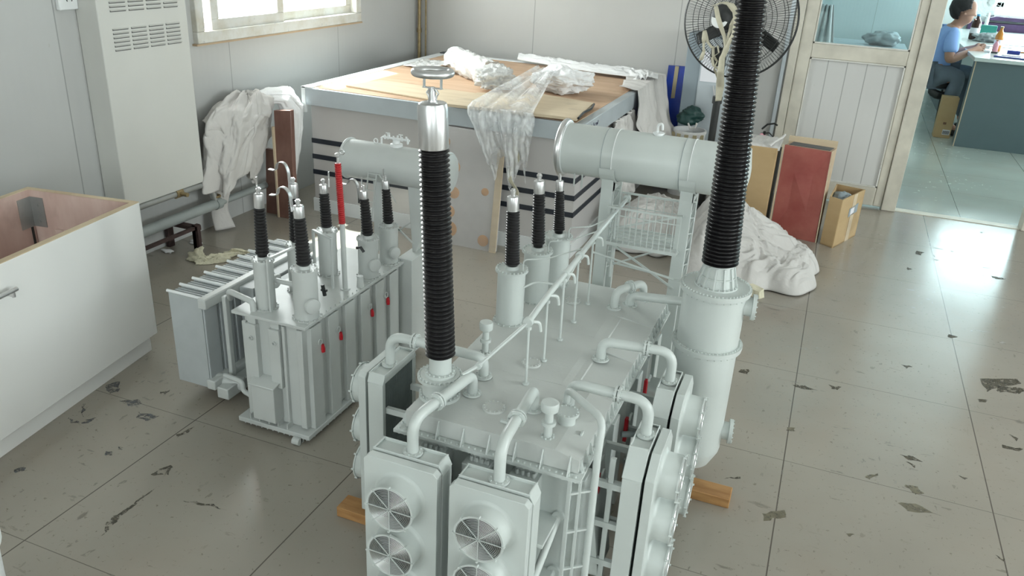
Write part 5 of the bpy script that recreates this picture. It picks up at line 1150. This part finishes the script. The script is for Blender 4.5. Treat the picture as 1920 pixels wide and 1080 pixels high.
# things seen through the door pane
b = MB(); b.box((-.9, 9.3, 0), (.62, 9.9, .62)); tag(b.build('low_cabinet', 'alu'), 'pale low cabinet seen through the door pane', 'cabinet')
def hang(u, v): return Vector((-.18 + (u - .5) * .20 * (.5 + .7 * v), 8.0 + .03 * math.sin(u * 22), 1.06 - v * .38))
surf('hanging_towel', hang, 30, 20, 'cloth_w', 'pale blue white towel seen at the left inside door pane', 'towel', .004)
crumple('grey_bundle', (.38, 9.5, .69), (.16, .12, .08), 6, 'fin_grey', 'grey bundle on the low cabinet behind door pane', 'bundle', .3, .621, 2, 4)

# ------------------------------------------------------------------ seated person (skin-modifier body, clothes and hair as children)
def skin(name, verts, edges, m, parent, root=0, sub=2):
    me = bpy.data.meshes.new(name); off = OFF[parent.name]
    me.from_pydata([tuple(Vector(v[:3]) - off) for v in verts], edges, []); me.materials.append(M[m])
    o = bpy.data.objects.new(name, me); C.objects.link(o); o.parent = parent
    o.modifiers.new('skin', 'SKIN'); sk = me.skin_vertices[0].data
    for i, v in enumerate(verts):
        r = v[3]; sk[i].radius = (r, v[4] if len(v) > 4 else r); sk[i].use_root = (i == root)
    o.modifiers['skin'].use_smooth_shade = True
    s = o.modifiers.new('sub', 'SUBSURF'); s.levels = sub; s.render_levels = sub; OFF[o.name] = off
    return o
pr = thing('person', (.85, 8.5, 0), 'seated person in light blue shirt bent over handwork beside the desk', 'person')
PY = 8.48
hip = (.85, PY, .50)
Vv = []; Ee = []
def av(*a): Vv.append(a); return len(Vv) - 1
def chain(ids): Ee.extend([(a, c) for a, c in zip(ids[:-1], ids[1:])])
pel = av(.85, PY, .53, .125, .10); wst = av(.835, PY, .66, .115, .095); chs = av(.86, PY, .82, .13, .115); nk0 = av(.905, PY, .925, .06); nk = av(.93, PY, .965, .048); h0 = av(.955, PY, 1.01, .062, .072); h1 = av(.962, PY, 1.06, .092, .096); h2 = av(.952, PY, 1.12, .090, .094); h3 = av(.945, PY, 1.155, .05)
chain([pel, wst, chs, nk0, nk, h0, h1, h2, h3])
nose = av(1.052, PY, 1.030, .011); chain([h1, av(1.03, PY, 1.042, .016), nose]); chain([h0, av(1.01, PY, .985, .03), av(1.022, PY, .980, .018)])
for s in (-1, 1): chain([h1, av(.945, PY + s * .088, 1.045, .014), av(.935, PY + s * .097, 1.05, .012)])
for s in (-1, 1):
    sh = av(.885, PY + s * .165, .875, .058); el = av(.90, PY + s * .215, .655, .043); wr = av(1.075, PY + s * .085, .745, .027)
    pm = av(1.125, PY + s * .055, .765, .030, .020); chain([chs, sh, av(.89, PY + s * .2, .76, .047), el, av(.99, PY + s * .15, .70, .037), wr, pm])
    for k in range(4):
        dz = (1.5 - k) * .018; y = PY + s * .05
        chain([pm, av(1.155, y - s * .004, .768 + dz, .0085), av(1.178, y - s * .018, .772 + dz, .0078), av(1.175, y - s * .036, .768 + dz, .007)])
    chain([pm, av(1.118, PY + s * .03, .795, .0095), av(1.14, PY + s * .014, .802, .0085)])
for s in (-1, 1):
    hp_ = av(.88, PY + s * .09, .51, .085); kn = av(1.17 if s > 0 else 1.03, PY + s * .14, .53, .062); an = av(1.16 if s > 0 else 1.0, PY + s * .13, .11, .038); toe = av(1.28 if s > 0 else 1.12, PY + s * .15, .04, .035)
    chain([pel, hp_, kn, av(1.15 if s > 0 else 1.0, PY + s * .13, .32, .052), an, toe])
body = skin('body', Vv, Ee, 'skin', pr)
Vv = []; Ee = []
a0 = av(.85, PY, .50, .145, .125); a1 = av(.832, PY, .64, .137, .122); a2 = av(.855, PY, .81, .150, .138); a3 = av(.893, PY, .905, .085, .085); chain([a0, a1, a2, a3])
for s in (-1, 1):
    chain([a2, av(.883, PY + s * .165, .872, .074), av(.895, PY + s * .20, .76, .066), av(.90, PY + s * .21, .715, .066)])
skin('blue_shirt', Vv, Ee, 'shirt', pr)
Vv = []; Ee = []
a0 = av(.85, PY, .50, .135, .12)
for s in (-1, 1):
    k0 = (1.17 if s > 0 else 1.03); k1 = (1.16 if s > 0 else 1.0)
    chain([a0, av(.89, PY + s * .09, .51, .102), av(k0, PY + s * .14, .535, .078), av(k1, PY + s * .13, .33, .068), av(k1, PY + s * .13, .12, .058)])
skin('grey_trousers', Vv, Ee, 'trouser', pr)
for s in (-1, 1):
    k1 = (1.16 if s > 0 else 1.0); b = MB(); b.tube([(k1 - .05, PY + s * .13, .04), (k1 + .02, PY + s * .135, .045), (k1 + .10, PY + s * .15, .035), (k1 + .15, PY + s * .155, .025)], [.036, .044, .038, .022], 12); b.build('shoe', 'blackmetal', pr, sub=1)
import bmesh
bm = bmesh.new(); bmesh.ops.create_icosphere(bm, subdivisions=5, radius=1)
dele = []
for v in bm.verts:
    p = v.co.copy(); q = Vector((p.x * .124, p.y * .114, p.z * .118)) * (1 + .03 * fbm(p * 5, 3)); v.co = q + Vector((.945, PY, 1.088)) - OFF[pr.name]
    if p.z < -.15 - .45 * (-p.x) + (.62 if p.x > .35 else 0) * 1.0 and not (p.x < -.3 and p.z > -.85): dele.append(v)
bmesh.ops.delete(bm, geom=dele, context='VERTS')
me = bpy.data.meshes.new('hair'); bm.to_mesh(me); bm.free(); me.materials.append(M['hair']); me.shade_smooth(); o = bpy.data.objects.new('hair', me); C.objects.link(o); o.parent = pr
o.modifiers.new('s', 'SOLIDIFY').thickness = .012
for s in (-1, 1):
    b = MB(); b.lathe((1.030, PY + s * .036, 1.060), (1, 0, 0), [(.008, 0), (.006, .005), (.001, .008)], 10); b.build('eye', 'blackmetal', pr)
    b = MB(); b.bar((1.036, PY + s * .018, 1.077), (1.03, PY + s * .055, 1.079), .007, .006); b.build('eyebrow', 'hair', pr)
b = MB(); b.tube([(1.045, PY - .022, 1.000), (1.052, PY, 1.002), (1.045, PY + .022, 1.000)], .006, 8); b.build('mouth', 'copper', pr)
b = MB(); b.box((1.155, PY - .03, .768), (1.215, PY + .03, .795)); tag(b.build('white_model_part', 'paper', bevel=.003), 'small white part held in the seated person\'s hands', 'model part')

# ------------------------------------------------------------------ camera, light, world
cam = bpy.data.cameras.new('camera'); co = bpy.data.objects.new('camera', cam); C.objects.link(co)
p_, r_, y_ = .41370, .05495, -.3575
fw = Vector((math.sin(y_) * math.cos(p_), math.cos(y_) * math.cos(p_), -math.sin(p_))); rt = Vector((math.cos(y_), -math.sin(y_), 0)); up = rt.cross(fw)
r2 = rt * math.cos(r_) + up * math.sin(r_); u2 = -rt * math.sin(r_) + up * math.cos(r_)
co.matrix_world = Matrix(((r2.x, u2.x, -fw.x, 0), (r2.y, u2.y, -fw.y, 0), (r2.z, u2.z, -fw.z, 1.5), (0, 0, 0, 1)))
cam.sensor_width = 36; cam.lens = 1517.85 / 1920 * 36; cam.clip_start = .05
bpy.context.scene.camera = co
def area(name, loc, look, sx, sy, power, col=(1, 1, 1)):
    l = bpy.data.lights.new(name, 'AREA'); l.shape = 'RECTANGLE'; l.size = sx; l.size_y = sy; l.energy = power; l.color = col
    o = bpy.data.objects.new(name, l); C.objects.link(o); o.location = loc
    o.rotation_euler = (Vector(look) - Vector(loc)).to_track_quat('-Z', 'Y').to_euler(); return o
area('daylight_left_window', (WL - .25, 3.94, 1.55), (WL + 1, 3.94, 1.35), 1.35, 1.05, 85, (1, .88, .835))
area('daylight_right_window', (WR + .25, -.8, 1.65), (0, -.8, 1.3), 1.9, 1.3, 90, (1, .88, .835))
area('daylight_right_window', (WR + .25, 2.4, 1.65), (0, 2.4, 1.3), 2.3, 1.3, 195, (1, .88, .835))
area('daylight_front_window', (-1.1, WF - .25, 1.65), (-1.1, 2, 1.4), 1.7, 1.3, 62, (1, .88, .835))
area('daylight_front_window', (1.8, WF - .25, 1.65), (1.8, 2, 1.4), 1.9, 1.3, 35, (1, .88, .835))
area('daylight_office_window', (2.95, 11.35, 1.55), (2.6, 6, 1.0), 2.7, 1.2, 210, (.88, 1, 1))
area('daylight_office_window', (4.75, 8.9, 1.6), (1, 8.6, .9), 3.2, 1.1, 150, (.88, 1, 1))
sl = bpy.data.lights.new('sun', 'SUN'); sl.energy = 24; sl.angle = .02; sl.color = (1, .95, .88); so = bpy.data.objects.new('sun', sl); C.objects.link(so); so.location = (-6, 6, 8)
so.rotation_euler = Vector((.46, -.20, -.87)).to_track_quat('-Z', 'Y').to_euler()
W = bpy.data.worlds.new('sky'); bpy.context.scene.world = W; W.use_nodes = True
W.node_tree.nodes['Background'].inputs[0].default_value = (1, .93, .90, 1); W.node_tree.nodes['Background'].inputs[1].default_value = 3.0
vs = bpy.context.scene.view_settings; vs.view_transform = 'Standard'; vs.look = 'None'; vs.gamma = 1; vs.exposure = 0.2; vs.use_curve_mapping = False
